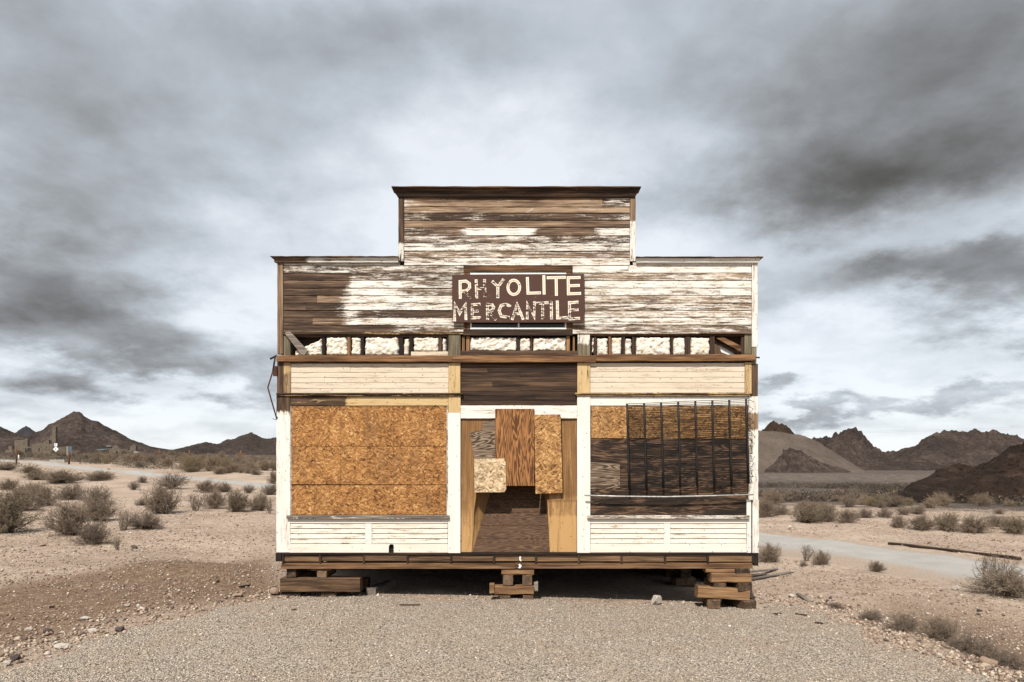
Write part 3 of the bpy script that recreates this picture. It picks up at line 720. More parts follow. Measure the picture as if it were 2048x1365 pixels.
# cornices: crown moulding swept with returns
def cornice(px0, px1, py_t, py_b, proj, mat, paint, end0=True, end1=True, steep=None):
    c = empty('cornice', bld)
    x0, x1, zt, zb = fx(px0), fx(px1), fz(py_t), fz(py_b); h = zt - zb
    prof = [(0, 0), (.25, .0), (.38, .12), (.55, .45), (.80, .72), (.92, .80), (.92, .86)] if steep is None else [(0, 0), (.5, .0), (.56, .08), (.58, .55), (.66, .62), (.70, .66), (.72, .86)]
    V, Fc = [], []; n = len(prof)
    sg = 24
    for k in range(sg + 1):
        t = k / sg; x = x0 + (x1 - x0) * t
        w = .006 * math.sin(t * 9) + .004 * math.sin(t * 23)
        for (o, u) in prof:
            xx = x
            if k == 0 and end0: xx = x0 + proj * (1 - o)
            if k == sg and end1: xx = x1 - proj * (1 - o)
            V.append((xx, -proj * o, zb + h * u + w * u))
        V.append((x if not (k in (0, sg)) else x, .10, zb + h * .86)); V.append((x0 + proj if k == 0 and end0 else (x1 - proj if k == sg and end1 else x), .10, zb))
    m_ = n + 2
    for k in range(sg):
        for i in range(m_):
            Fc.append((k * m_ + i, (k + 1) * m_ + i, (k + 1) * m_ + (i + 1) % m_, k * m_ + (i + 1) % m_))
    Fc.append(tuple(range(m_))); Fc.append(tuple(sg * m_ + i for i in range(m_))[::-1])
    obj('crown_moulding', mesh_py('crown_moulding', V, Fc, [mat], attrs={'paint': [paint(1024 + v[0] * S, 0) for v in V], 'seed': random.random(), 'tone': -.3}), c)
    V, Fc = board_geo(x0 - .012, x1 + .012, zt - h * .135, zt, -proj - .012, proj + .14, 'x', 24, .004, .003)
    obj('cap_board', mesh_py('cap_board', V, Fc, [M['beam']], attrs={'paint': -.5, 'seed': random.random(), 'tone': -.6}), c)
cornice(787, 1278, 378.5, 397, .10, M['dark'], lambda a, b: -.28)
cornice(546, 797, 516, 527, .08, M['siding'], lambda a, b: .15 if a > 610 else -.2, True, False, 1)
cornice(1272, 1521, 517, 527.5, .08, M['siding'], lambda a, b: .3, False, True, 1)

# --- upper window behind the signboard
uw = empty('upper_window', bld)
plank('frame_head', 927, 532, 1145, 546, M['beam'], uw, -.012, .05, paint=-.45, tone=-.9)
plank('frame_jamb', 927.5, 546.2, 940, 660, M['beam_v'], uw, -.012, .05, paint=-.45, tone=-.2)
plank('frame_jamb', 1133, 546.2, 1144.5, 660, M['beam_v'], uw, -.012, .05, paint=-.45, tone=-.2)
plank('frame_sill', 927, 660.2, 1145, 672, M['dark'], uw, -.03, .07, paint=-.45, tone=-.5)
sash = empty('sash', uw)
plank('sash_rail', 940.5, 546.6, 1132.5, 551, M['sash'], sash, -.016, .03)
plank('sash_rail', 940.5, 655.5, 1132.5, 659.6, M['sash'], sash, -.016, .03)
plank('sash_stile', 940.5, 551.2, 943.5, 655.3, M['sash'], sash, -.016, .03)
plank('sash_stile', 1129.5, 551.2, 1132.5, 655.3, M['sash'], sash, -.016, .03)
plank('sash_stile', 1035.5, 551.2, 1039, 655.3, M['sash'], sash, -.016, .03)
plank('pane', 943.6, 551.2, 1035.4, 655.3, M['glass'], sash, .002, .006)
plank('pane', 1039.1, 551.2, 1129.4, 655.3, M['glass'], sash, .002, .006)

# --- open frieze: studs and torn insulation between siding and beam
fr = empty('open_frieze', bld)
prism('back_boards', [(556, 664), (1513, 664), (1513, 726), (556, 726)], .17, .20, M['dark'], fr, paint=-.5, tone=.3)
plank('top_plate', 580, 668, 897, 673.5, M['dark'], fr, .012, .10, paint=-.5, tone=.2)
plank('top_plate', 1181, 667.5, 1490, 672, M['beam'], fr, .012, .10, paint=-.5, tone=-.6)
plank('post', 567, 669, 581, 712, M['grey_v'], fr, .005, .12, paint=-.4, tone=-.6)
plank('post', 897, 669, 921, 712, M['grey_v'], fr, -.004, .12, paint=-.28, tone=0)
plank('post', 1155.5, 669, 1180, 712, M['grey_v'], fr, -.004, .12, paint=lambda a, b: .05 if b < 690 else -.3, tone=.1)
plank('post', 1489.5, 668, 1503, 708, M['grey_v'], fr, .005, .12, paint=-.35, tone=-.1)
for (a_, b_, mt, tn_) in ((643, 649, 'dark_v', -.5), (694, 700, 'beam_v', .1), (721, 727, 'dark_v', -.9), (798, 806, 'dark_v', -.9), (818, 825, 'dark_v', -.9), (877, 883, 'dark_v', 0), (893, 897, 'dark_v', -.9),
                          (924, 929, 'beam_v', .4), (932, 939, 'beam_v', .4), (1034, 1039, 'dark_v', 0), (1061, 1065, 'beam_v', -.3), (1133, 1140, 'beam_v', .4), (1146, 1150, 'beam_v', .3), (1181, 1184, 'dark_v', -.9), (1188, 1194, 'dark_v', -.3), (1217, 1223, 'beam_v', -.2),
                          (1244, 1250, 'dark_v', -.9), (1265, 1272, 'dark_v', -.9), (1342, 1347, 'dark_v', -.2), (1371, 1382, 'dark_v', -.1), (1421, 1430, 'dark_v', 0), (1484, 1489, 'dark_v', .3)):
    plank('stud', a_, 672.5, b_, 713, M[mt], fr, .012 + random.uniform(0, .012), .10, paint=-.5, tone=tn_)
def wool(px0, py0, px1, py1, slope=0.0):
    nx, nz = max(6, int((px1 - px0) / 2.2)), 17
    u, v = np.meshgrid(np.linspace(0, 1, nx), np.linspace(0, 1, nz))
    top = fz(py0) - slope * (1 - u) * (fz(py0) - fz(py1))
    X = fx(px0) + (fx(px1) - fx(px0)) * u; Z = fz(py1) + (top - fz(py1)) * v
    edge = np.minimum(np.minimum(u, 1 - u) * (px1 - px0), np.minimum(v, 1 - v) * (py1 - py0)) / 3.5
    Y = .095 - .085 * np.sqrt(np.clip(edge, 0, 1)) - .055 * (ridged(X * 9, Z * 11, 3, 70) - .6) - .022 * fbm(X * 40, Z * 40, 3, 75)
    X = X + .012 * fbm(X * 20, Z * 20, 2, 77); Z = Z + .012 * fbm(X * 20, Z * 20, 2, 79)
    obj('insulation_batt', mesh_np('insulation_batt', np.stack([X, Y, Z], -1).reshape(-1, 3), grid_faces(nz, nx), [M['wool']], True, {'seed': random.random()}), fr)
for (a_, b_, c_, e_, s_) in ((588, 676, 644, 712, .75), (650, 672, 695, 712, 0), (701, 674, 722, 712, 0), (728, 673, 798, 712, 0), (806, 675, 819, 712, 0), (826, 673, 878, 704, 0), (883.5, 675, 893.5, 704, 0), (939, 673, 1034.5, 703, 0), (1039, 674, 1062, 703, 0), (1065, 674, 1133, 703, 0),
                             (1184, 674, 1189, 706, 0), (1194, 675, 1217.5, 712, 0), (1223, 674, 1244.5, 712, 0), (1250, 676, 1265.5, 712, 0), (1272, 673, 1342.5, 712, 0), (1347, 673, 1372, 712, 0), (1382, 673, 1421.5, 712, 0)):
    wool(a_, b_, c_, e_, s_)
plank('blocking', 822, 703.5, 896, 712, M['cream'], fr, .005, .04, paint=.25)
plank('blocking', 922, 702.5, 1154, 712, M['dark'], fr, -.012, .06, paint=-.5, tone=.3)
prism('loose_brace', [(571, 668), (580, 662), (617, 703), (611, 711), (604, 710)], -.045, -.012, M['greywood'], fr, tone=.1, paint=-.5)
prism('rake_board', [(1434, 676), (1446, 673), (1488, 694), (1487, 706)], .03, .07, M['beam'], fr, tone=-.2, paint=-.5)
prism('rake_board', [(1434, 684), (1440, 681), (1486, 706), (1484, 710)], .08, .11, M['dark'], fr, tone=-.2, paint=-.5)
prism('torn_paper', [(1431, 681), (1450, 690), (1478, 708), (1478, 712), (1446, 712)], .125, .13, M['sash'], fr)
prism('torn_flap', [(1430, 676), (1437, 681), (1444, 696), (1449, 712), (1432, 712)], .095, .10, M['dark_v'], fr, paint=-.5)

# --- beam above the shopfront
bm = empty('shopfront_beam', bld)
plank('beam_length', 555, 712.2, 905, 725, M['beam'], bm, -.055, .12, paint=-.5, tone=.0, jit=.004, seg=18)
plank('beam_length', 905.3, 712.4, 1191, 726, M['beam'], bm, -.052, .12, paint=-.5, tone=-.15, jit=.004, seg=14)
plank('beam_length', 1191.3, 710.5, 1509, 723.5, M['beam'], bm, -.055, .12, paint=-.5, tone=-.2, jit=.004, seg=16)

# --- transom panels
def boards(part, name, x0, x1, ys, mat, yf, paint, tone=None, joints=()):
    for k, (a_, b_) in enumerate(zip(ys[:-1], ys[1:])):
        cuts = [x0] + [j for (r, j) in joints if r == k] + [x1]
        for c0, c1 in zip(cuts[:-1], cuts[1:]):
            plank(name, c0 + .2, a_ + .25, c1 - .2, b_ - .2, mat, part, yf + random.uniform(-.002, .002), .02, 'x', paint=paint if not callable(paint) else paint, tone=None if tone is None else tone + random.uniform(-.5, .5), cham=.003)
backp = empty('shopfront_sheathing', bld)
prism('sheathing', [(556, 725.5), (921, 725.5), (921, 1106), (556, 1106)], .045, .09, M['void'], backp)
prism('sheathing', [(1154, 725.5), (1512, 725.5), (1512, 1106), (1154, 1106)], .045, .09, M['void'], backp)
prism('sheathing', [(921.2, 725.5), (1153.8, 725.5), (1153.8, 815), (921.2, 815)], .045, .09, M['void'], backp)
tl = empty('transom_panel', bld); tl['label'] = 'faded cream panel above the left boarded window'
boards(tl, 'transom_board', 581.5, 897, [727, 734.5, 745, 755.5, 766, 777, 786.5], M['cream'], .012, .30, joints=((1, 700), (3, 648)))
tr = empty('transom_panel', bld); tr['label'] = 'faded cream panel above the window with iron grating'
boards(tr, 'transom_board', 1180.5, 1490, [726, 733, 744, 755, 765.5, 776.5, 786], M['cream'], .012, .30)
td = empty('transom_panel', bld); td['label'] = 'dark brown bare boards above the doorway'
boards(td, 'transom_board', 921.5, 1154, [727, 735.5, 745, 754, 764, 773.5, 783, 792, 801, 811], M['dark'], .014, -.5, -.1, joints=((1, 975), (2, 1040), (4, 985), (5, 1040), (7, 1070)))

# --- pilasters
pil = empty('pilaster', bld)
def p1(a, b): return -.30 if b < 775 else (-.12 if b < 800 else -.3 if b < 826 else .38)
plank('shaft', 567, 725.5, 581.3, 786.5, M['ochre_v'], pil, -.004, .06, paint=lambda a, b: .12 if b < 750 else -.1)
plank('shaft', 554, 725.5, 566.8, 786.5, M['dark_v'], pil, .0, .06, paint=-.5, tone=.4)
plank('shaft', 553, 793, 580.5, 1105, M['trim_v'], pil, -.008, .06, paint=lambda a, b: -.38 if b < 820 else (.05 if b < 832 else .27), jit=.003)
pil2 = empty('pilaster', bld)
plank('shaft', 897.3, 726.5, 920.8, 786.5, M['ochre_v'], pil2, -.008, .06, paint=.24)
plank('shaft', 897, 793, 921, 826, M['ochre_v'], pil2, -.008, .06, paint=.30)
plank('shaft', 896, 826.1, 921, 1107, M['trim_v'], pil2, -.010, .06, paint=.40)
pil3 = empty('pilaster', bld)
plank('shaft', 1154.6, 726.5, 1180.2, 786.5, M['ochre_v'], pil3, -.008, .06, paint=.24)
plank('shaft', 1154.3, 793, 1180.6, 1106, M['trim_v'], pil3, -.010, .06, paint=.42)
pil4 = empty('pilaster', bld)
plank('shaft', 1490.3, 725, 1503, 786, M['ochre_v'], pil4, -.004, .06, paint=.15)
plank('shaft', 1503.2, 728, 1516, 793, M['dark_v'], pil4, .0, .06, paint=-.45, tone=.5)
plank('shaft', 1497, 793.2, 1516.5, 1000, M['trim_v'], pil4, -.004, .06, paint=lambda a, b: -.4 if 824 < b < 858 else .2, jit=.003)
plank('shaft', 1493.5, 1000.2, 1502, 1106, M['trim_v'], pil4, -.006, .06, paint=.3, jit=.002)
plank('shaft', 1505, 1000.2, 1517.5, 1106, M['trim_v'], pil4, -.008, .06, paint=.18, jit=.004)

# --- moulding over the windows, headers, boarded windows
mo = empty('moulding', bld)
plank('moulding_length', 554, 786.8, 926, 790.0, M['ochre'], mo, -.045, .10, paint=-.15)
plank('moulding_length', 554, 790.1, 922, 792.8, M['ochre'], mo, -.030, .085, paint=-.05)
plank('moulding_length', 1150, 786.4, 1502, 789.8, M['ochre'], mo, -.045, .10, paint=-.02)
plank('moulding_length', 1153, 789.9, 1499, 792.8, M['ochre'], mo, -.030, .085, paint=.05)
wl_ = empty('boarded_window', bld); wl_['label'] = 'window closed with stacked orange strand board sheets'
plank('header', 581, 793.2, 896.5, 811.8, M['ochre'], wl_, .004, .035, paint=lambda a, b: -.12 if a < 690 else .28)
prism('strand_sheet', [(582.5, 813), (893, 813), (893, 892.3), (582.5, 892.6)], .014, .026, M['osb'], wl_)
prism('strand_sheet', [(582.5, 893.2), (893, 893.1), (893, 969.6), (582.5, 969.0)], .0145, .0265, M['osb'], wl_)
prism('strand_sheet', [(582, 971.2), (892, 970.6), (892, 1030), (581.5, 1030)], .020, .032, M['osb'], wl_)
for a_ in (612, 634, 657, 683, 706, 727, 752, 776, 795, 822, 846, 868, 886):
    y_ = 892.6 + random.uniform(-.8, .8)
    prism('nail', [(a_ + 1.5 * math.cos(t_), y_ + 1.0 * math.sin(t_)) for t_ in (0, 1.05, 2.09, 3.14, 4.19, 5.24)], .011, .015, M['iron'], wl_)
plank('jamb_strip', 580.8, 812, 582.3, 1030.5, M['greywood'], wl_, .004, .04, axis='z', paint=.1)
plank('jamb_strip', 893.2, 812, 896, 1030.5, M['trim_v'], wl_, .004, .04, axis='z', paint=.1)
plank('window_sill', 575, 1031, 899, 1037.8, M['greywood'], wl_, -.05, .10, paint=-.12)
wr = empty('boarded_window', bld); wr['label'] = 'window closed with dark stained plywood and a strand board strip'
plank('header', 1180.8, 793.2, 1496.8, 811.8, M['trim_v'], wr, .004, .035, axis='x', paint=.42)
prism('strand_sheet', [(1183, 813), (1496, 812.5), (1496, 877.5), (1182, 876.6)], .010, .022, M['osb_brown'], wr)
prism('plywood_sheet', [(1182, 876.5), (1497, 877), (1497, 975), (1182, 978)], .024, .036, M['ply_black'], wr)
prism('plywood_sheet', [(1181.5, 976), (1497, 974), (1496, 1030.5), (1181.5, 1030.5)], .018, .023, M['ply_black'], wr)
prism('plywood_patch', [(1181, 925), (1240, 927.5), (1240, 977), (1181, 978)], .008, .0175, M['ply_grey'], wr, tone=.2)
plank('window_sill', 1174, 1031, 1497, 1037.8, M['siding'], wr, -.05, .10, paint=.05)

def bulkhead(x0, x1, sa, sb, pv, label, hole=False):
    b_ = empty('bulkhead_panel', bld); b_['label'] = label
    plank('rail', x0, 1038, x1, 1047.5, M['bulk'], b_, -.004, .03, paint=.34)
    if hole:
        prism('rail', [(x0, 1088.5), (x1, 1088.5), (x1, 1105.5), (787.5, 1105.5), (787.5, 1090.5), (785, 1088.9), (780, 1089.2), (777.5, 1093), (777.5, 1105.5), (x0, 1105.5)], -.004, .026, M['bulk'], b_, paint=.32)
    else:
        plank('rail', x0, 1088.5, x1, 1105.5, M['bulk'], b_, -.004, .03, paint=.38)
    plank('stile', sa, 1047.8, sb, 1088.2, M['trim_v'], b_, -.004, .03, axis='z', paint=.42)
    for (u0, u1) in ((x0, sa), (sb, x1)):
        for k in range(4):
            y_ = 1047.8 + k * 10.1
            plank('slat', u0 + .4, y_ + .7, u1 - .4, y_ + 9.5, M['bulk'], b_, .006, .02, 'x', paint=pv, taper=.007, jit=.0015, cham=.002)
    return b_
bulkhead(578, 895.5, 730.5, 743.5, .22, 'white bulkhead panel with a small mouse-hole cut in its base', True)
bulkhead(1180.9, 1493, 1328, 1340.5, .26, 'white bulkhead panel with rust marks under the dark window')

# --- recessed doorway patched with plywood
dw = empty('doorway', bld)
plank('lintel', 921.3, 811.5, 1154, 837.5, M['siding'], dw, -.002, .05, axis='x', paint=lambda a, b: .22)
def jamb_tone(x): return lambda a, b: (.28 if b > 1050 else (.06 if b > 1020 else -.22)) if x < 1000 else (.30 if b > 1030 else (.05 if b > 1000 else -.2))  # sheets lighter tan towards the bottom, browner above
def quad_sheet(name, pts3, mat, parent, paintf, n=14, th=.012, **kw):
    """bilinear sheet through four corners with a little thickness"""
    a_, b_, c_, e_ = [np.array(p) for p in pts3]
    nrm = np.cross(b_ - a_, e_ - a_); nrm /= np.linalg.norm(nrm)
    V, Fc, pv = [], [], []
    for s_ in (0, 1):
        for i in range(n + 1):
            for j in range(3):
                u, v = j / 2, i / n
                p = (a_ * (1 - u) + b_ * u) * (1 - v) + (e_ * (1 - u) + c_ * u) * v - nrm * th * s_
                V.append(p); pv.append(paintf(1024 + p[0] * S, 1195 - p[2] * S))
    q = (n + 1) * 3
    for s_ in (0, 1):
        for i in range(n):
            for j in range(2):
                f_ = (s_ * q + i * 3 + j, s_ * q + i * 3 + j + 1, s_ * q + (i + 1) * 3 + j + 1, s_ * q + (i + 1) * 3 + j)
                Fc.append(f_ if s_ == 0 else f_[::-1])
    rim = [0, 1, 2] + [i * 3 + 2 for i in range(1, n + 1)] + [n * 3 + 1, n * 3] + [i * 3 for i in range(n - 1, 0, -1)]
    for k in range(len(rim)):
        i0, i1 = rim[k], rim[(k + 1) % len(rim)]; Fc.append((i1, i0, q + i0, q + i1))
    at = {'paint': pv, 'seed': random.random(), 'tone': 0.0}; at.update(kw)
    return obj(name, mesh_py(name, V, Fc, [mat], attrs=at), parent)
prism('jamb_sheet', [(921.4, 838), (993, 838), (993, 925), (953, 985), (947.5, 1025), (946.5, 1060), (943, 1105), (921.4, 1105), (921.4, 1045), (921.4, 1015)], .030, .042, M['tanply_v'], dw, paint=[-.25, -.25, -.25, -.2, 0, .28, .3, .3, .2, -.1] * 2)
quad_sheet('splay_sheet', [(fx(943.5), .036, fz(1105)), (fx(994), .50, fz(1105)), (fx(994), .50, fz(838)), (fx(946), .036, fz(838))], M['tanply_v'], dw, jamb_tone(900))
quad_sheet('jamb_sheet', [(fx(1100), .030, fz(1105)), (fx(1153.6), .030, fz(1105)), (fx(1153.6), .030, fz(1000)), (fx(1095), .030, fz(1000))], M['tanply_v'], dw, jamb_tone(1100))
quad_sheet('jamb_sheet', [(fx(1098), .036, fz(1000.3)), (fx(1153.6), .030, fz(1000.3)), (fx(1153.6), .030, fz(838)), (fx(1098), .036, fz(838))], M['tanply_v'], dw, jamb_tone(1100))
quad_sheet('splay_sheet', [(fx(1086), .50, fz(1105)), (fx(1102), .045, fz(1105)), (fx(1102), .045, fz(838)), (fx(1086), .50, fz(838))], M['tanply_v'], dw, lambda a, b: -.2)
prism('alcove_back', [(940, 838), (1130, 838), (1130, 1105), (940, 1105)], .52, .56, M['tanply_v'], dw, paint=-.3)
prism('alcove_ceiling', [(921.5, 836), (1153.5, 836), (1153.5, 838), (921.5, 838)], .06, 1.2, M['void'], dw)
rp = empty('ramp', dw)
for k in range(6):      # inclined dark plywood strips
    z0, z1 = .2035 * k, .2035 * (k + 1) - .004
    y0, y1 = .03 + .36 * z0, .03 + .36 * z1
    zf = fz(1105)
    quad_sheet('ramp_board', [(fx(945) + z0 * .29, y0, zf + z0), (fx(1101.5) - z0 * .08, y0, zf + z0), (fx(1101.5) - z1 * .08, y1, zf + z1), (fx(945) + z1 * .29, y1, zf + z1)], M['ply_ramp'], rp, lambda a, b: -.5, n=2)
prism('plywood_patch', [(939, 866), (964.5, 861), (964, 844.5), (992, 841), (992, 920), (949, 920)], .000, .012, M['ply_grey'], dw, tone=-.2)
prism('plywood_door', [(990.5, 818.5), (1068.5, 818.5), (1068.5, 972), (1012, 972), (990.5, 972)], -.030, -.016, M['ply_flame'], dw)
prism('strand_board_strip', [(1068.5, 830.5), (1120.5, 829.5), (1124.5, 986), (1071, 987.5)], -.046, -.032, M['osb_brown'], dw)
prism('strand_board_square', [(948.5, 918), (980, 917.6), (1011, 917.2), (1012.5, 978), (1009, 984.5), (949.5, 985)], -.048, -.034, M['osb_pale'], dw)

# --- floor edge: rim blocks, joist ends, long timber
rim_ = empty('floor_rim', bld)
plank('dark_gap_strip', 553, 1105.8, 1512, 1110, M['dark'], rim_, -.012, .10, paint=-.5, tone=-.7, jit=.002, seg=20)  # dark strip standing in for the shaded gap under the walls
xs = [566, 640, 728, 815, 902, 988, 1072, 1158, 1243, 1330, 1416, 1506]
for k in range(len(xs) - 1):
    plank('rim_block', xs[k] + 2.2, 1110.6, xs[k + 1] - 2.2, 1124 + random.uniform(-1, 1), M['timber'], rim_, .004 + random.uniform(0, .02), .05, 'x', paint=-.5, tone=random.uniform(-.2, .9), jit=.003, seg=3)
for x_ in xs:
    plank('joist_end', x_ - 2.1, 1110.3, x_ + 2.1, 1126.4, M['dark_v'], rim_, -.004, .5, 'z', paint=-.5, tone=-.5)
plank('corner_block', 552, 1107, 563, 1123, M['void'], rim_, -.02, .2, 'x', paint=-.5)
plank('corner_block', 1508.4, 1106, 1517, 1132, M['void'], rim_, .0, .2, 'z', paint=-.5)
plank('sill_timber', 562, 1127, 1030, 1138.6, M['timber_tan'], rim_, .01, .16, 'x', paint=-.5, tone=-.3, jit=.002, seg=20)
plank('sill_timber', 1030.3, 1126.5, 1506, 1138, M['timber_tan'], rim_, .012, .16, 'x', paint=-.5, tone=-.35, jit=.002, seg=20)
V = [(x, y, z) for z in (fz(1126), fz(1107)) for (x, y) in ((fx(565), .2), (fx(1507), .2), (fx(1507), 8.3), (fx(565), 8.3))]
BOXF = [(0, 3, 2, 1), (4, 5, 6, 7), (0, 1, 5, 4), (1, 2, 6, 5), (2, 3, 7, 6), (3, 0, 4, 7)]
obj('floor_deck', mesh_py('floor_deck', V, BOXF, [M['void']]), rim_)
for y_ in (3.0, 5.6, 8.1):
    V, Fc = board_geo(fx(566), fx(1506), fz(1138), fz(1126.5), y_, .16, 'x', 6, .002)
    obj('sill_timber', mesh_py('sill_timber', V, Fc, [M['timber']], attrs={'paint': -.5, 'seed': random.random(), 'tone': -.3}), rim_)

for pts_ in ([(1038.6, 1114), (1041.5, 1113.4), (1042.5, 1114.6), (1041.4, 1117.2), (1043.4, 1121.6), (1041, 1123), (1039, 1121), (1038.4, 1117)], [(1036.6, 1129.2), (1039.6, 1128.4), (1043.6, 1132), (1042, 1135), (1040.4, 1137.4), (1036, 1136.6), (1038.8, 1133)]):
    prism('chalk_mark', pts_, .0015 if pts_[0][1] < 1120 else .0065, .02, M['sash'], rim_)
# --- side and rear walls, roof (hidden from the front)
ze, zf_ = fz(735), fz(1105)
for sgn, xw in ((-1, fx(556)), (1, fx(1512))):
    sw = empty('side_wall', bld)
    nrow = 18
    for k in range(nrow):
        z0 = zf_ + (ze - zf_) * k / nrow; z1 = zf_ + (ze - zf_) * (k + 1) / nrow - .004
        t_ = .022
        xa, xb = (xw, xw + t_) if sgn < 0 else (xw - t_, xw)
        lip = .008 * sgn
        V = [(xa + (lip if sgn < 0 else 0), .1, z0), (xb + (lip if sgn > 0 else 0), .1, z0), (xb + (lip if sgn > 0 else 0), 8.3, z0), (xa + (lip if sgn < 0 else 0), 8.3, z0), (xa, .1, z1), (xb, .1, z1), (xb, 8.3, z1), (xa, 8.3, z1)]
        obj('siding_board', mesh_py('siding_board', V, BOXF, [wood('side_boards', 'y') if 'side' not in M else M['side']], attrs={'paint': random.uniform(-.1, .25), 'seed': random.random(), 'tone': random.uniform(-1, 1)}), sw)
        if 'side' not in M: M['side'] = bpy.data.materials['side_boards']
rw = empty('rear_wall', bld)
for k in range(18):
    z0 = zf_ + (ze - zf_) * k / 18; z1 = zf_ + (ze - zf_) * (k + 1) / 18 - .004
    V, Fc = board_geo(fx(556), fx(1512), z0, z1, 8.3, .022, 'x', 4)
    obj('siding_board', mesh_py('siding_board', V, Fc, [M['siding']], attrs={'paint': random.uniform(-.1, .25), 'seed': random.random(), 'tone': random.uniform(-1, 1)}), rw)
zr = fz(560)
rf = empty('roof', bld)
for x0, x1 in ((fx(550), 0.06), (fx(1518), 0.06)):
    V = [(x0, .1, ze), (x1, .1, zr), (x1, 8.6, zr), (x0, 8.6, ze), (x0, .1, ze + .05), (x1, .1, zr + .05), (x1, 8.6, zr + .05), (x0, 8.6, ze + .05)]
    obj('roof_slope', mesh_py('roof_slope', V, BOXF if x0 < 0 else [f[::-1] for f in BOXF], [M['roofing']]), rf)
V = [(fx(556), 8.29, ze), (fx(1512), 8.29, ze), (.06, 8.29, zr), (fx(556), 8.31, ze), (fx(1512), 8.31, ze), (.06, 8.31, zr)]
obj('gable', mesh_py('gable', V, [(0, 1, 2), (5, 4, 3), (0, 3, 4, 1), (1, 4, 5, 2), (2, 5, 3, 0)], [M['dark']], attrs={'paint': -.5, 'seed': .3, 'tone': 0}), rf)

# --- unseen skirting, added to shut light out under the floor, sides and rear
sk = empty('skirting', bld)
for k in range(3):
    z1 = fz(1127) - .002 - k * .26; z0 = z1 - .255
    V, Fc = board_geo(fx(566), fx(1506), z0, z1, 8.27, .025, 'x', 6, .003)
    obj('skirting_board', mesh_py('skirting_board', V, Fc, [M['dark']], attrs={'paint': -.5, 'seed': random.random(), 'tone': 0}), sk)
    for xw in (fx(562), fx(1510)):
        V = [(xw + a, y, z) for z in (z0, z1) for (a, y) in ((-.012, 2.6), (.012, 2.6), (.012, 8.26), (-.012, 8.26))]
        obj('skirting_board', mesh_py('skirting_board', V, BOXF, [M['side']], attrs={'paint': -.5, 'seed': random.random(), 'tone': 0}), sk)
# --- rusty iron bracket hanging off the left corner
br = empty('rusty_bracket', bld)
def fp(px, py, y): return (fx(px), y, fz(py))
tube('bracket_rod', [fp(553, 733, -.02), fp(547, 742, -.02), fp(537, 776, -.03), fp(545, 806, -.02), fp(554, 838, -.01)], .011, M['rust'], br)
tube('bracket_arm', [fp(541, 719, -.02), fp(555, 711, .0)], .016, M['iron'], br)
tube('bracket_arm', [fp(551, 716, -.02), fp(547, 742, -.02)], .014, M['iron'], br)
plank('bracket_plate', 547, 733, 555, 753, M['rust'], br, -.03, .03)
tube('bracket_wire', [fp(546, 838, -.02), fp(552, 840, -.02), fp(556, 834, -.02)], .005, M['iron'], br)
tube('bolt', [fp(1508, 715, -.01), fp(1519, 716, -.01)], .012, M['iron'], br)

# ================================================================== things on the building
sg = tag(empty('signboard', None, (fx(1036), -.075, fz(600))), 'brown painted signboard with worn cream hand lettering across the upper facade', 'sign')
def spx(px, py, y): return (fx(px) - fx(1036), y, fz(py) - fz(600))
pts = [(905, 552.5), (1036, 551.5), (1167, 551), (1167.5, 600), (1167, 647), (1036, 647.5), (906, 647), (905, 600)]
n = len(pts); V = [spx(a, b, 0) for a, b in pts] + [spx(a, b, .02) for a, b in pts]
obj('panel', mesh_py('panel', V, [tuple(range(n))[::-1] if False else tuple(range(n - 1, -1, -1)), tuple(range(n, 2 * n))] + [(i, (i + 1) % n, n + (i + 1) % n, n + i) for i in range(n)], [M['sign']]), sg)
for px in (950, 1120):
    plank_o = obj('batten', None); bpy.data.objects.remove(plank_o)
    V, Fc = board_geo(fx(px - 4) - fx(1036), fx(px + 4) - fx(1036), fz(640) - fz(600), fz(556) - fz(600), .0205, .04, 'z', 1)
    obj('batten', mesh_py('batten', V, Fc, [M['beam_v']], attrs={'paint': -.5, 'seed': .2, 'tone': 0}), sg)
def zp(zx, zy): return (780 + zx / 3.938, 360 + zy / 3.938)
def ell(cx, cy, rx, ry, a0=0, a1=360, n=20):
    return [(cx + rx * math.cos(math.radians(a0 + (a1 - a0) * k / n)), cy + ry * math.sin(math.radians(a0 + (a1 - a0) * k / n))) for k in range(n + 1)]
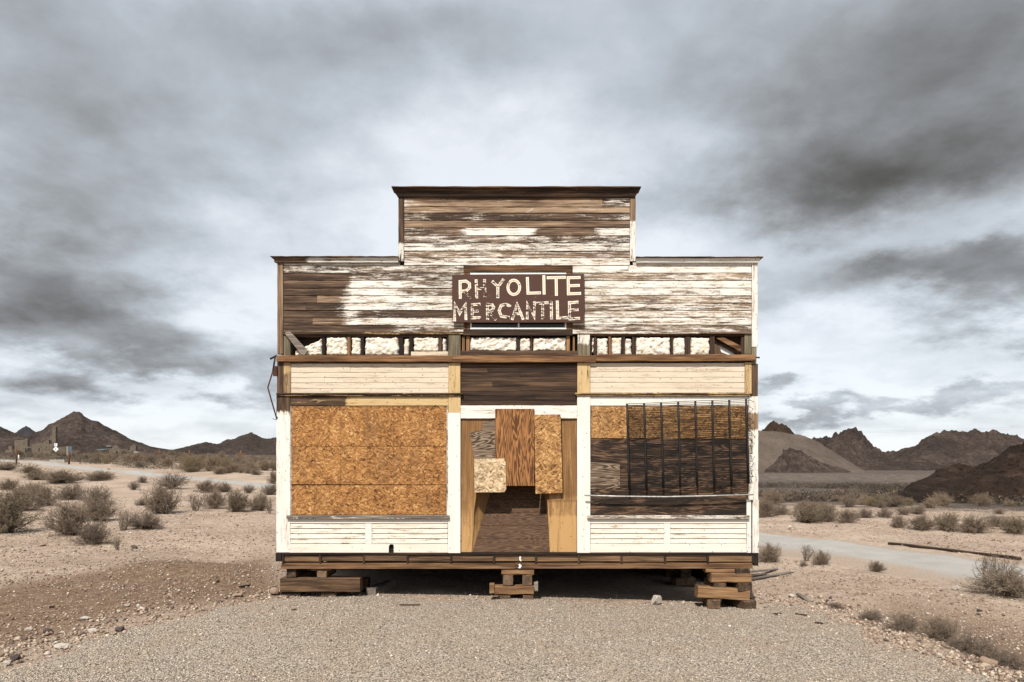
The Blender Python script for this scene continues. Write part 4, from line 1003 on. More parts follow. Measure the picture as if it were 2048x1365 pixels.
LET = [  # strokes in signboard drawing units, wear
    ([[(555, 812), (556, 935)], [(555, 812), (600, 808), (628, 828), (630, 858), (604, 884), (560, 888)], [(592, 892), (636, 936)]], -.03, 2),
    ([[(681, 806), (685, 932)], [(746, 804), (750, 930)], [(683, 868), (749, 866)]], .01, -1),
    ([[(812, 815), (850, 852), (890, 800)], [(850, 852), (850, 930)]], .0, -1),
    ([ell(975, 857, 46, 56)], -.04, -1),
    ([[(1081, 788), (1086, 903), (1176, 900)]], -.10, -1),
    ([[(1210, 774), (1212, 902)]], -.12, -1),
    ([[(1244, 782), (1370, 779)], [(1306, 781), (1308, 912)]], -.13, -1),
    ([[(1400, 782), (1402, 908)], [(1400, 782), (1486, 780)], [(1402, 845), (1480, 842)], [(1402, 908), (1490, 905)]], -.10, -1),
    ([[(512, 1112), (514, 988), (552, 1062), (598, 988), (600, 1102)]], .0, -1),
    ([[(650, 990), (650, 1096)], [(650, 992), (705, 989)], [(650, 1045), (690, 1042)], [(650, 1096), (708, 1094)]], .02, -1),
    ([[(768, 990), (770, 1100)], [(768, 994), (806, 994), (818, 1014), (806, 1038), (775, 1046)], [(780, 1046), (830, 1104)]], .02, -1),
    ([[(942, 1002), (910, 988), (876, 1000), (860, 1040), (876, 1082), (934, 1092)]], .0, -1),
    ([[(965, 1102), (1000, 986), (1045, 1100)], [(980, 1064), (1030, 1062)]], -.01, -1),
    ([[(1080, 1096), (1080, 982), (1135, 1094), (1136, 976)]], .02, -1),
    ([[(1162, 982), (1236, 977)], [(1200, 980), (1201, 1095)]], .02, -1),
    ([[(1268, 972), (1270, 1096)]], .02, -1),
    ([[(1315, 972), (1318, 1096), (1386, 1094)]], -.04, -1),
    ([[(1410, 976), (1411, 1104)], [(1410, 978), (1470, 973)], [(1411, 1036), (1470, 1032)], [(1411, 1104), (1482, 1100)]], -.01, -1)]
def ribbon(pts, w, y, V, Fc, fm, mi):
    P = [Vector((p[0], p[2])) for p in (spx(*zp(*q), 0) for q in pts)]
    closed = (P[0] - P[-1]).length < .002
    base = len(V)
    for k, p in enumerate(P):
        a = P[k - 1] if k else (P[-2] if closed else None); c = P[k + 1] if k + 1 < len(P) else (P[1] if closed else None)
        d1 = (p - a).normalized() if a is not None else None; d2 = (c - p).normalized() if c is not None else None
        if d1 is None: p = p - d2 * w * .5
        if d2 is None: p = p + d1 * w * .5
        t = ((d1 if d1 is not None else d2) + (d2 if d2 is not None else d1))
        t = t.normalized() if t.length > 1e-6 else d1
        nn = Vector((-t.y, t.x)); s_ = w * .5 / max(.45, abs(nn.dot(Vector((-(d2 or d1).y, (d2 or d1).x)))))
        for q in (p + nn * s_, p - nn * s_):
            V.append((q.x, y, q.y))
    for k in range(len(P) - 1):
        i = base + 2 * k; Fc.append((i, i + 1, i + 3, i + 2)); fm.append(mi)
for strokes, wear, faint in LET:
    V, Fc, fm, wr_ = [], [], [], []
    for k, s_ in enumerate(strokes):
        for (w, dy, mi) in ((.044, -.0012, 0), (.014, -.0032, 1)):
            n0 = len(V); ribbon(s_, w, dy - .0004 * k, V, Fc, fm, mi)
            wr_ += [(.075 if k == faint else wear) + (.02 if mi else 0)] * (len(V) - n0)
    obj('letter', mesh_py('letter', V, Fc, [M['letter_white'], M['letter_cream']], attrs={'wear': wr_}, fmat=fm), sg)

# iron grating hung over the right window
gr = tag(empty('iron_grating', None, (fx(1375), -.10, fz(890))), 'black iron grating of upright bars and thin wires over the dark window', 'grating')
def gp(u, v, y=0.0):
    """u across 0..1, v down 0..1"""
    a = np.array((1252, 809)) * (1 - u) + np.array((1488, 799.5)) * u; c = np.array((1256, 977)) * (1 - u) + np.array((1493, 967)) * u
    p = a * (1 - v) + c * v
    return (fx(p[0]) - fx(1375), y, fz(p[1]) - fz(890))
for k in range(8):
    u = k / 7
    tube('upright_bar', [gp(u, v, .008 * math.sin(v * 5 + k)) for v in (0, .25, .5, .75, 1.0)], .017, M['iron'], gr, 6)
rs = random.Random(5)
NW = 52
for k in range(NW):
    v = k / (NW - 1)
    ext = rs.uniform(.012, .05)
    sag = rs.uniform(-.004, .004)
    P = [gp(-.008, v, .020)] + [gp(u, v + sag * math.sin(u * 9 + k), .018 + .006 * math.sin(u * 11 + k)) for u in (.15, .3, .45, .6, .75, .9)] + [gp(1.0, v, .018)]
    P.append(gp(1.0 + ext, v + rs.uniform(-.004, .004), .014))
    if rs.random() < .5:      # free ends bent down or up
        P.append(gp(1.0 + ext + rs.uniform(.003, .03), v + rs.choice((-1, 1, 1)) * rs.uniform(.02, .075), .012))
    tube('cross_wire', P, .0043, M['iron'], gr, 4)
pipe = tube('metal_pipe', [(fx(1165) + .02, -.10, fz(990.5)), (fx(1230), -.10, fz(992.5)), (fx(1330), -.10, fz(993.5)), (fx(1420), -.10, fz(991.5)), (fx(1503), -.09, fz(989))], .012, M['steel'], None, 8)
tag(pipe, 'thin bent galvanised pipe lying across the dark boarded window', 'pipe')


# ================================================================== timbers of the cribs and on the ground
def timber(px0, py0, px1, py1, yf, depth, mat, label, rz=0.0, rx=0.0, group='timbers of the cribs under the store', name='crib_timber', cat='timber', axis=None, tone=None, jit=.006, ry=0.0):
    k = (D + yf) / D
    x0, x1 = (px0 - 1024) / S * k, (px1 - 1024) / S * k
    z0, z1 = EZ - (py1 - HZ) / S * k, EZ - (py0 - HZ) / S * k
    w, h = x1 - x0, z1 - z0
    if (axis or ('x' if w > depth else 'y')) == 'x':
        V, Fc = board_geo(-w / 2, w / 2, -h / 2, h / 2, -depth / 2, depth, 'x', max(2, int(w / .12)), jit, .012, 0, jit * .4)
    else:
        V, Fc = board_geo(-w / 2, w / 2, -h / 2, h / 2, -depth / 2, depth, 'x', 3, jit, .012)
    me = mesh_py(name, V, Fc, [M[mat]], attrs={'paint': -.5, 'seed': random.random(), 'tone': random.uniform(-.5, .6) if tone is None else tone})
    o = obj(name, me, None, ((x0 + x1) / 2, yf + depth / 2, (z0 + z1) / 2)); o.rotation_euler = (rx, ry, rz)
    return tag(o, label, cat, group)
GL = 'left crib'; 
timber(558, 1184.8, 601, 1199, .06, .7, 'timber_y', 'almost black squared timber lowest at the outer end of the left crib', tone=-.9)
timber(642, 1185, 672, 1199, .07, .7, 'timber_y', 'grey-brown squared timber end lying under the long timber of the left crib', tone=.2)
timber(560, 1157, 720, 1185, .02, .22, 'timber', 'long heavy dark brown timber lying lengthwise in the left crib', tone=.1)
timber(692, 1157.5, 735, 1182, .45, .22, 'timber', 'dark timber half hidden behind the right end of the long left timber', tone=-.6)
timber(573, 1138.5, 591, 1157.5, .06, .6, 'timber_y', 'dark block at the outer end between floor and long left timber', tone=-.6)
timber(634, 1142, 653, 1157.3, .03, .6, 'timber_y', 'square-cut brown block with pale edges on top of the long left timber', tone=.5)
timber(622, 1138.4, 662, 1141.8, .05, .6, 'timber_tan', 'thin tan shim plank above the square-cut brown block', tone=0)
timber(590, 1140, 640, 1158, .75, .3, 'timber', 'dark timber in shade behind the two upper blocks of the left crib', tone=-.7)
timber(1000, 1190, 1020.5, 1207, .05, .5, 'timber_y', 'left of the two bottom blocks under the middle crib', tone=.1)
timber(1046, 1190, 1066.5, 1207, .05, .5, 'timber_y', 'right of the two bottom blocks under the middle crib', tone=.25)
timber(989, 1172.6, 1067.5, 1190, .03, .18, 'timber_tan', 'tan-brown crosswise timber on the two bottom blocks of the middle crib', tone=0)
timber(979, 1168.5, 988.5, 1188, .00, .14, 'timber_tan', 'short pale upright block against the end of the middle crosswise timber', tone=.4)
timber(1006, 1150.6, 1026, 1172.4, .03, .5, 'timber_y', 'left of the two upper grey-brown blocks of the middle crib', tone=.4)
timber(1045, 1150.6, 1064, 1172.4, .03, .5, 'timber_y', 'right of the two upper grey-brown blocks of the middle crib', tone=.2)
timber(1003, 1139, 1068, 1150.3, .03, .2, 'timber_tan', 'thick tan plank capping the middle crib directly below the floor timber', tone=-.1)
timber(1068, 1165, 1076, 1184, .10, .1, 'greywood', 'small pale plank end sticking out behind the middle crib', tone=.6)
timber(1420, 1200, 1445, 1219, -.04, .6, 'timber_y', 'inner of the two lowest blocks under the right crib', tone=.1, rz=-.12)
timber(1476, 1203, 1504, 1224, -.08, .6, 'timber_y', 'outer dark end block lowest under the right corner of the store', tone=-.1, rz=.30)
timber(1396, 1176.5, 1500, 1199, -.03, .2, 'timber_tan', 'long tan timber tilting down to the corner across the right crib', tone=.05, ry=.065)
timber(1428, 1166, 1452, 1181, -.02, .55, 'timber_y', 'small inner block set on the tilting tan timber of the right crib', tone=0)
timber(1471, 1167, 1500, 1184, -.04, .55, 'timber_y', 'dark outer block set on the tilting tan timber of the right crib', tone=-.4, rz=.15)
timber(1423, 1146.5, 1503, 1165.8, -.03, .2, 'timber_tan', 'bright tan speckled timber in the upper part of the right crib', tone=.35)
timber(1412, 1138.4, 1470, 1146.2, .0, .2, 'timber_tan', 'flat orange-tan board directly below the floor at the right crib', tone=.3)
timber(1471, 1138.3, 1500, 1150, -.03, .5, 'timber_y', 'dark weathered block at the top corner of the right crib', tone=-.6)
for (a_, b_, c_, e_, yy, t_, l_) in ((1362, 1138, 1382, 1157, 2.0, -.3, 'dark block topmost of the hidden crib left behind the right crib'), (1352, 1157.5, 1392, 1173, 1.9, .6, 'pale-ended timber in the middle of the hidden crib behind the right crib'), (1364, 1173.3, 1396, 1187, 1.9, 0, 'brown timber of the hidden crib behind the tan tilting timber'), (1340, 1187.3, 1400, 1199, 1.9, -.4, 'dark bottom timber of the hidden crib behind the right crib')):
    timber(a_, b_, c_, e_, yy, .5, 'timber_y', l_, tone=t_)
timber(1230, 1152, 1345, 1168, 3.6, .25, 'greywood', 'grey beam lying in deep shade under the store right of the middle', tone=-.6, group='timbers stored under the store')
timber(1240, 1176, 1320, 1186, 3.0, .25, 'timber', 'brown beam on the ground in deep shade under the store', tone=-.4, group='timbers stored under the store')
# props further back that carry the floor
for (x_, y_) in ((-3.3, 5.6), (0, 5.6), (3.3, 5.6), (-3.3, 8.0), (0, 8.0), (3.3, 8.0), (0, 3.0), (-3.3, 3.0), (3.3, 3.0)):
    zb, zt = float(ground(x_, y_)) - .03, fz(1138) - .002
    V, Fc = board_geo(-.22, .22, 0, zt - zb, -.15, .3, 'x', 2, .004, .012)
    o = obj('floor_prop', mesh_py('floor_prop', V, Fc, [M['timber']], attrs={'paint': -.5, 'seed': random.random(), 'tone': -.5}), None, (x_, y_ + .08, zb))
    tag(o, 'short dark timber prop carrying the floor in the shade far under the store', 'timber', 'props far under the floor')
def ground_plank(px0, py0, px1, py1, w, h, mat, label, name='loose_plank', cat='plank', lift0=0.0, lift1=0.0, tone=0.2, group=None):
    a = Vector(hit(px0, py0)); c = Vector(hit(px1, py1)); a.z = max(a.z, float(padtop(np.array(a.x), np.array(a.y)))); c.z = max(c.z, float(padtop(np.array(c.x), np.array(c.y))))
    a.z += h * .45 + lift0; c.z += h * .45 + lift1
    L = (c - a).length
    V, Fc = board_geo(-L / 2, L / 2, -h / 2, h / 2, -w / 2, w, 'x', max(2, int(L / .2)), min(.006, h * .12), min(.008, h * .2), 0, .002)
    o = obj(name, mesh_py(name, V, Fc, [M[mat]], attrs={'paint': -.5, 'seed': random.random(), 'tone': tone}), None, (a + c) / 2)
    d = (c - a).normalized(); o.rotation_euler = (random.uniform(-.1, .1), -math.asin(d.z), math.atan2(d.y, d.x))
    return tag(o, label, cat, group)
ground_plank(742, 1192, 782, 1176, .17, .13, 'greywood', 'split grey weathered timber stub beside the left crib', 'timber_stub', 'timber', tone=-.2)
ground_plank(799, 1216, 840, 1215, .03, .02, 'dark', 'thin dark stick on the gravel before the left half of the store', 'stick', 'stick')
ground_plank(1500, 1158, 1552, 1140, .10, .03, 'greywood', 'upper grey plank poking out behind the right crib', lift0=.12, tone=-.1)
ground_plank(1502, 1163, 1583, 1147, .10, .03, 'greywood', 'lower longer grey plank poking out behind the right crib', lift0=.02, tone=-.5)
ground_plank(1500, 1157, 1530, 1150, .10, .03, 'greywood', 'short grey plank between the two planks behind the right crib', lift0=.05, tone=-.3)
ground_plank(1596, 1190, 1621, 1206, .08, .03, 'greywood', 'short greyish plank scrap lying at the edge of the gravel', tone=.3)
ground_plank(1778, 1090, 2041, 1122, .09, .075, 'dark', 'long dark pole lying along the far edge of the road', 'fallen_pole', 'pole', tone=-.3)
ground_plank(1591, 1233, 1616, 1236, .03, .02, 'dark', 'thin dark splinter on gravel right of the store corner', 'stick', 'stick')
ground_plank(1548, 1234, 1561, 1233, .06, .02, 'dark', 'small dark wood chip near the right crib', 'wood_chip', 'wood chip', tone=-.5)
ground_plank(1632, 1251, 1643, 1253, .05, .02, 'dark', 'tiny dark wood chip farthest right on the open gravel', 'wood_chip', 'wood chip', tone=-.5)
ground_plank(478, 1177, 500, 1174, .05, .03, 'dark', 'dark flat scrap on brown earth near the left crib', 'wood_chip', 'wood chip', tone=-.5)

# ================================================================== stones
def rock_mesh(seed, name='rock'):
    import bmesh
    bm_ = bmesh.new(); bmesh.ops.create_icosphere(bm_, subdivisions=3, radius=1)
    r_ = np.random.default_rng(seed)
    co = np.array([v.co[:] for v in bm_.verts])
    for _ in range(9):       # flat faces cut off a ball
        nv = r_.normal(size=3); nv /= np.linalg.norm(nv); lim = r_.uniform(.45, .8)
        dd = co @ nv; over = np.maximum(dd - lim, 0); co = co - np.outer(over, nv)
    co += .05 * fbm(co[:, 0] * 3 + seed, co[:, 1] * 3 + co[:, 2] * 2, 3, seed)[:, None] * co
    for v, c in zip(bm_.verts, co):
        v.co = c
    me = bpy.data.meshes.new(name); bm_.to_mesh(me); bm_.free(); return me
ROCKS = [rock_mesh(s) for s in range(6)]
def rockobj(px, py, w, h, mat, label, k=None, name='rock'):
    x, y, z = hit(px, py); d = y + D
    z = max(z, float(padtop(np.array(x), np.array(y))))
    sc_ = w * d / F / 2; sh = h * d / F / 2 * 1.15
    me = ROCKS[(k if k is not None else random.randrange(6)) % 6].copy(); me.materials.clear(); me.materials.append(M[mat])
    o = obj(name, me, None, (x, y + sc_ * .4, z + sh * .62)); o.scale = (sc_, sc_ * .85, sh); o.rotation_euler = (random.uniform(-.2, .2), random.uniform(-.2, .2), random.uniform(0, 6))
    return tag(o, label, 'rock')
rockobj(1313, 1211, 30, 24, 'rock_white', 'cream-white rock on the gravel between middle and right crib', 1)
rockobj(1368, 1214, 9, 10, 'rock_white', 'small pointed white stone right of the cream-white rock', 2)
rockobj(548, 1192, 26, 20, 'rock_tan', 'pinkish rock leaning against the left crib', 3)
rockobj(475, 1196, 26, 10, 'rock_tan', 'flat tan stone left of the pinkish rock at the left crib')
rockobj(586, 1226, 14, 8, 'rock_tan', 'small tan stone on gravel before the left crib')
rockobj(122, 1299, 34, 11, 'rock_white', 'elongated white stone on the left rim of the gravel', 0)
rockobj(236, 1266, 22, 12, 'rock_dark', 'dark brown stone at the left rim of the gravel', 4)
rockobj(167, 1243, 20, 8, 'rock_white', 'flat white stone on brown earth left of the gravel', 5)
rockobj(182, 1266, 22, 8, 'rock_white', 'long pale stone just left of the dark brown stone', 1)
rockobj(30, 1322, 22, 15, 'rock_dark', 'dark stone close to the lower left corner', 2)
rockobj(92, 1268, 24, 12, 'rock_dark', 'dark stone above the elongated white stone at left', 3)
rockobj(55, 1264, 18, 9, 'rock_white', 'pale stone beside the dark stone at far left', 4)
rockobj(8, 1335, 26, 11, 'rock_white', 'white stone cut by the left picture edge near the bottom', 5)
rockobj(100, 1217, 16, 9, 'rock_tan', 'orange-tan stone alone on brown earth at left', 0)
rockobj(252, 1215, 14, 8, 'rock_white', 'biggest of the white stones in the cluster on the brown bank', 1)
rockobj(237, 1226, 11, 7, 'rock_white', 'small white stone left in the cluster on the brown bank', 2)
rockobj(276, 1216, 11, 7, 'rock_white', 'small white stone right in the cluster on the brown bank', 3)
rockobj(330, 1198, 13, 8, 'rock_tan', 'pinkish flat stone midway on the brown bank', 4)
rockobj(358, 1186, 9, 7, 'rock_white', 'pale stone above the pinkish flat stone on the bank', 5)
rockobj(338, 1161, 12, 5, 'rock_white', 'thin pale stone high on the brown bank', 0)
rockobj(434, 1166, 10, 7, 'rock_dark', 'round dark stone on the bank left of the store', 1)
rockobj(85, 1094, 16, 8, 'rock_tan', 'orange-tan stone on pale ground before the far-left shrubs', 2)
rockobj(268, 1098, 16, 7, 'rock_dark', 'dark flat stone right of the small upright shrub', 3)
rockobj(1912, 1180, 17, 10, 'rock_white', 'white rock at the left foot of the big dark shrub', 4)
rockobj(1580, 1060, 10, 9, 'rock_white', 'small white rock on the far verge of the road', 5)
rockobj(1583, 1197, 14, 10, 'rock_white', 'white stone beside the grey plank scrap', 0)
rockobj(1744, 1238, 18, 8, 'rock_white', 'pale flat stone on the right rim of the gravel', 1)
rockobj(1855, 1231, 10, 6, 'rock_white', 'small pale stone among the reddish soil at right', 2)
rockobj(1655, 1206, 10, 8, 'rock_dark', 'reddish dark stone right of the plank scrap', 3)
rockobj(1985, 1332, 40, 18, 'rock_tan', 'big tan slab at the lower right rim of the gravel', 4)
rockobj(1880, 1318, 20, 9, 'rock_white', 'white stone on the lower right rim of the gravel', 5)
rockobj(1850, 1314, 13, 8, 'rock_tan', 'tan stone left of the white stone on the lower right rim', 0)
rockobj(1960, 1226, 12, 7, 'rock_dark', 'dark stone on reddish soil below the big dark shrub', 1)
rockobj(215, 903 + 38, 8, 6, 'rock_tan', 'pale boulder at the edge of the road near the far signs', 2)

OCT = np.array([(1, 0, 0), (-1, 0, 0), (0, 1, 0), (0, -1, 0), (0, 0, 1), (0, 0, -1)], float)
OCF = np.array([(0, 2, 4), (2, 1, 4), (1, 3, 4), (3, 0, 4), (2, 0, 5), (1, 2, 5), (3, 1, 5), (0, 3, 5)])
CUB = np.array([(x, y, z) for x in (-1, 1) for y in (-1, 1) for z in (-1, 1)], float) * .72
def pebbles(name, X, Y, Z, size, cols, label, cat):
    n_ = len(X)
    th = rng.random(n_) * 6.283; c, s = np.cos(th), np.sin(th)
    V = OCT[None] * (size[:, None, None] * rng.uniform(.55, 1.2, (n_, 6, 1))) * np.array([1, .8, .6])
    V = V + rng.normal(size=(n_, 6, 3)) * size[:, None, None] * .16
    W = V.copy(); W[..., 0] = V[..., 0] * c[:, None] - V[..., 1] * s[:, None]; W[..., 1] = V[..., 0] * s[:, None] + V[..., 1] * c[:, None]
    W[..., 0] += X[:, None]; W[..., 1] += Y[:, None]; W[..., 2] += (Z + size * .25)[:, None]
    Fc = (OCF[None] + (np.arange(n_) * 6)[:, None, None]).reshape(-1, 3)
    o = obj(name, mesh_np(name, W.reshape(-1, 3), Fc, [M['stones']], False, None, np.repeat(cols, 6, 0)))
    return stuff(o, label, cat)
def pick(n_, pal, w):
    P = np.array(pal); k = rng.choice(len(P), n_, p=np.array(w) / sum(w))
    return np.clip(P[k] * rng.uniform(.75, 1.25, (n_, 1)), 0, 1)
# gravel
n_ = 125000
d_ = 5.6 + (12.2 - 5.6) * rng.random(n_) ** 1.25; X = (rng.random(n_) - .5) * 1.62 * d_; Y = d_ - D
sd = sdist(X, Y, PAD) + fbm(X * 1.6, Y * 1.6, 4, 40) * .5
ok = rng.random(n_) < sstep((sd + .6) / 1.1) * (.62 + .5 * np.clip(fbm(X * .7, Y * .7, 3, 61) + .35, 0, 1))
X, Y = X[ok], Y[ok]; Z = np.maximum(padtop(X, Y), ground(X, Y))
pebbles('gravel', X, Y, Z, (.0045 + .0105 * rng.random(len(X)) ** 1.7 + (rng.random(len(X)) < .01) * .012), pick(len(X), [(.40, .33, .255), (.53, .45, .36), (.26, .21, .165), (.67, .59, .48), (.48, .365, .265), (.14, .115, .095)], [4, 4, 2, 2, 2, 1.2]), 'grey crushed gravel spread before the store', 'gravel')
# pebbles on open ground
n_ = 125000
d_ = np.exp(rng.uniform(math.log(5.6), math.log(34), n_)); X = (rng.random(n_) - .5) * 1.66 * d_; Y = d_ - D
sd = sdist(X, Y, PAD); ok = (sd < .25) & (road_dist(X, Y) > 2.0) & ~((np.abs(X) < 3.5) & (Y > .6) & (Y < 8))
dens = .45 + .55 * (fbm(X * .5, Y * .5, 3, 90) > -.1)
rim = np.exp(-(sd + .35) ** 2 / .12) * (np.abs(X) > 3.4)
dens = dens * .75 + .5 * rim
ok &= rng.random(n_) < dens
X, Y, d_, rim = X[ok], Y[ok], d_[ok], rim[ok]
size = .006 + .010 * rng.random(len(X)) ** 3 * 2 + .0004 * d_ + (rng.random(len(X)) < .018) * rng.uniform(.01, .03, len(X))
size = size + (rng.random(len(X)) < .30 * rim) * rng.uniform(.006, .028, len(X))
Z = ground(X, Y); Z = Z - swale_depth(X, Y)
pebbles('rubble', X, Y, Z, size, pick(len(X), [(.36, .27, .20), (.46, .36, .28), (.25, .17, .12), (.13, .09, .07), (.60, .53, .45), (.28, .18, .125)], [5, 4, 4, 2, 1.2, .7]), 'scattered small stones on the desert ground', 'stones')

# ================================================================== shrubs
def shrub_parts(seed, kind):
    r_ = np.random.default_rng(seed)
    n_st = {'round': 54, 'twiggy': 46, 'low': 56, 'thin': 16}[kind]
    paths, rads, tips = [], [], []
    for k in range(n_st):
        a = r_.random() * 6.283
        e = {'round': r_.uniform(.25, 1.5), 'twiggy': r_.uniform(.5, 1.4), 'low': r_.uniform(.1, 1.2), 'thin': r_.uniform(.7, 1.5)}[kind]
        L = r_.uniform(.38, .56) * (1 if kind != 'thin' else 1.1)
        p = np.array([r_.normal() * .05, r_.normal() * .05, 0]); d = np.array([math.cos(a) * math.cos(e), math.sin(a) * math.cos(e), math.sin(e)])
        pts = [p]
        for s_ in range(4):
            d = d + r_.normal(size=3) * .17 + np.array([0, 0, .06]); d /= np.linalg.norm(d)
            p = p + d * L / 4; pts.append(p)
        paths.append(pts); rads.append((.0085, .0022))
        for t in range({'round': 13, 'twiggy': 10, 'low': 12, 'thin': 8}[kind]):
            i = r_.integers(1, 5); q = pts[i] * r_.uniform(.75, 1); dd = d + r_.normal(size=3) * .65 + np.array([0, 0, .15]); dd /= np.linalg.norm(dd)
            l2 = r_.uniform(.09, .2); tw = [q, q + dd * l2 * .5, q + dd * l2 + r_.normal(size=3) * .02]
            paths.append(tw); rads.append((.0042, .0018)); tips.append(tw)
            for t2 in range(3):
                d3 = dd + r_.normal(size=3) * .7; d3 /= np.linalg.norm(d3); q2 = tw[r_.integers(1, 3)]
                t3 = [q2, q2 + d3 * l2 * .28, q2 + d3 * l2 * .5]; paths.append(t3); rads.append((.0024, .0012)); tips.append(t3)
    V, Fc = [], []
    for pts, (ra, rb) in zip(paths, rads):
        P = np.array(pts); m_ = len(P); T = np.gradient(P, axis=0); T /= np.linalg.norm(T, axis=1)[:, None] + 1e-9
        A_ = np.cross(T, (.3, .5, .81)); A_ /= np.linalg.norm(A_, axis=1)[:, None] + 1e-9; B_ = np.cross(T, A_)
        rr = np.linspace(ra, rb, m_)[:, None]; b0 = len(V)
        for i in range(m_):
            for q in range(3):
                th = 2.094 * q; V.append(P[i] + (A_[i] * math.cos(th) + B_[i] * math.sin(th)) * rr[i])
        for i in range(m_ - 1):
            for q in range(3):
                Fc.append((b0 + i * 3 + q, b0 + i * 3 + (q + 1) % 3, b0 + (i + 1) * 3 + (q + 1) % 3, b0 + (i + 1) * 3 + q))
    V = np.array(V); V[:, 2] = np.maximum(V[:, 2], -.03)
    nl = {'round': 4.2, 'twiggy': .35, 'low': 3.6, 'thin': 3.0}[kind]
    LP = []
    for tw in tips:
        for _ in range(int(nl) + (r_.random() < nl % 1)):
            u = r_.random(); LP.append(tw[1] * (1 - u) + tw[2] * u + r_.normal(size=3) * .008)
    LP = np.array(LP); m_ = len(LP); LP[:, 2] = np.maximum(LP[:, 2], .01)
    e1 = r_.normal(size=(m_, 3)); e1 /= np.linalg.norm(e1, axis=1)[:, None]; e2 = np.cross(e1, r_.normal(size=(m_, 3))); e2 /= np.linalg.norm(e2, axis=1)[:, None]
    s_ = r_.uniform(.005, .012, (m_, 1))
    LV = np.stack([LP - e1 * s_, LP + e2 * s_ * .45, LP + e1 * s_, LP - e2 * s_ * .45], 1).reshape(-1, 3)
    return V, np.array(Fc), LV, np.arange(m_ * 4).reshape(-1, 4)
SHR = {}
for kind, seeds, leafm in (('round', (1, 2, 3, 11), 'leaf_brown'), ('low', (4, 5), 'leaf_grey'), ('twiggy', (6, 7), 'leaf_grey'), ('thin', (8, 9), 'leaf_olive'), ('round', (10,), 'leaf_olive')):
    for s_ in seeds:
        V, Fc, LV, LF = shrub_parts(s_, kind)
        wd = np.percentile(np.hypot(V[:, 0], V[:, 1]), 96) * 2; ht = np.percentile(V[:, 2], 98.5)
        V = V / (wd, wd, ht); LV = LV / (wd, wd, ht)
        SHR.setdefault(kind, []).append((mesh_np('branches', V, Fc, [M['twig']]), mesh_np('foliage', LV, LF, [M[leafm]]),
                                         mesh_np('desert_shrub', np.concatenate([V, LV]), np.concatenate([Fc, LF + len(V)]), [M[leafm]])))
shrub_xy = []
def shrub(px, py, w, h, kind, label, group, name='desert_shrub', cat='shrub'):
    x, y, z = hit(px, py); k = (y + D) / F
    z -= float(swale_depth(np.array([x]), np.array([y]))[0])
    o = empty(name, None, (x, y, z - .01)); var = random.choice(SHR[kind])
    o.rotation_euler = (0, 0, random.random() * 6.28); sc_ = w * k * .88
    hh = {'round': .62, 'low': .52, 'twiggy': .6, 'thin': .66}[kind]
    o.scale = (sc_, sc_, h * k * .78)
    obj('branches', var[0], o); obj('foliage', var[1], o)
    shrub_xy.append((x, y, sc_ * .5))
    return tag(o, label, cat, group)
GLF, GRN, GRF = 'shrubs on the open ground left of the store', 'shrubs on the near side of the road right of the store', 'shrubs beyond the road right of the store'
for a in [
    (12, 1066, 140, 98, 'round', 'big brown shrub cut by the left picture edge'),
    (40, 1022, 84, 54, 'round', 'brown shrub just behind the big one at the left edge'),
    (140, 1070, 100, 80, 'round', 'broad brown shrub with dark foot, nearest one left of centre in the left group'),
    (185, 1088, 80, 55, 'low', 'low dark shrub at the right foot of the broad brown shrub'),
    (195, 1042, 84, 56, 'round', 'yellowish-brown rounded shrub behind the broad brown shrub'),
    (58, 995, 76, 36, 'round', 'dense shrub upper left between picture edge and the far shrubs'),
    (90, 1012, 60, 50, 'round', 'dark rounded shrub in the left cluster, right of the dense one'),
    (140, 1000, 80, 40, 'low', 'low greyish shrub in the middle of the left cluster'),
    (195, 1010, 70, 45, 'low', 'grey shrub right of the low greyish one in the left cluster'),
    (246, 1062, 60, 52, 'thin', 'olive open shrub right of the yellowish-brown shrub'),
    (235, 1101, 28, 36, 'thin', 'small upright olive sprig alone on the pale ground'),
    (292, 1058, 80, 42, 'low', 'dark low shrub with shadow right of the olive open shrub'),
    (325, 1028, 84, 72, 'round', 'tall rounded shrub standing alone midway between cluster and store'),
    (283, 1012, 30, 18, 'low', 'tiny low shrub left of the tall rounded shrub'),
    (345, 978, 80, 40, 'twiggy', 'bare grey twiggy bush beside the road'),
    (268, 980, 30, 22, 'twiggy', 'small bare twig tuft left of the grey twiggy bush'),
    (285, 966, 24, 16, 'low', 'tiny dark shrub behind the small twig tuft'),
    (120, 966, 104, 32, 'round', 'wide brown shrub left of the road bend'),
    (75, 960, 60, 22, 'round', 'brown shrub just left of the wide one near the road'),
    (200, 962, 76, 24, 'round', 'rounded shrub right of the wide brown shrub near the road'),
    (60, 947, 56, 18, 'round', 'dark shrub near the orange-brown post'),
    (14, 940, 46, 15, 'low', 'dark shrub at the left edge just before the road'),
    (18, 980, 56, 26, 'round', 'brown shrub at the left edge halfway to the road'),
    (415, 986, 60, 30, 'round', 'yellowish shrub right of the grey twiggy bush'),
    (450, 985, 40, 24, 'low', 'small low shrub right of the yellowish shrub by the road'),
    (390, 1022, 56, 44, 'thin', 'open shrub left of the trio near the store'),
    (430, 1018, 56, 46, 'round', 'middle shrub of the trio near the store'),
    (472, 1024, 64, 54, 'round', 'tallest shrub of the trio near the store'),
    (520, 1022, 50, 44, 'round', 'brown shrub between the trio and the store wall'),
    (540, 1028, 28, 40, 'thin', 'thin upright shrub touching the left edge of the store'),
    (498, 987, 36, 22, 'twiggy', 'dark little bush by the road near the store'),
    (540, 990, 40, 28, 'low', 'dark bush by the road right at the store edge'),
    (546, 968, 26, 32, 'round', 'bush across the road half hidden by the store edge')]:
    shrub(*a, GLF)
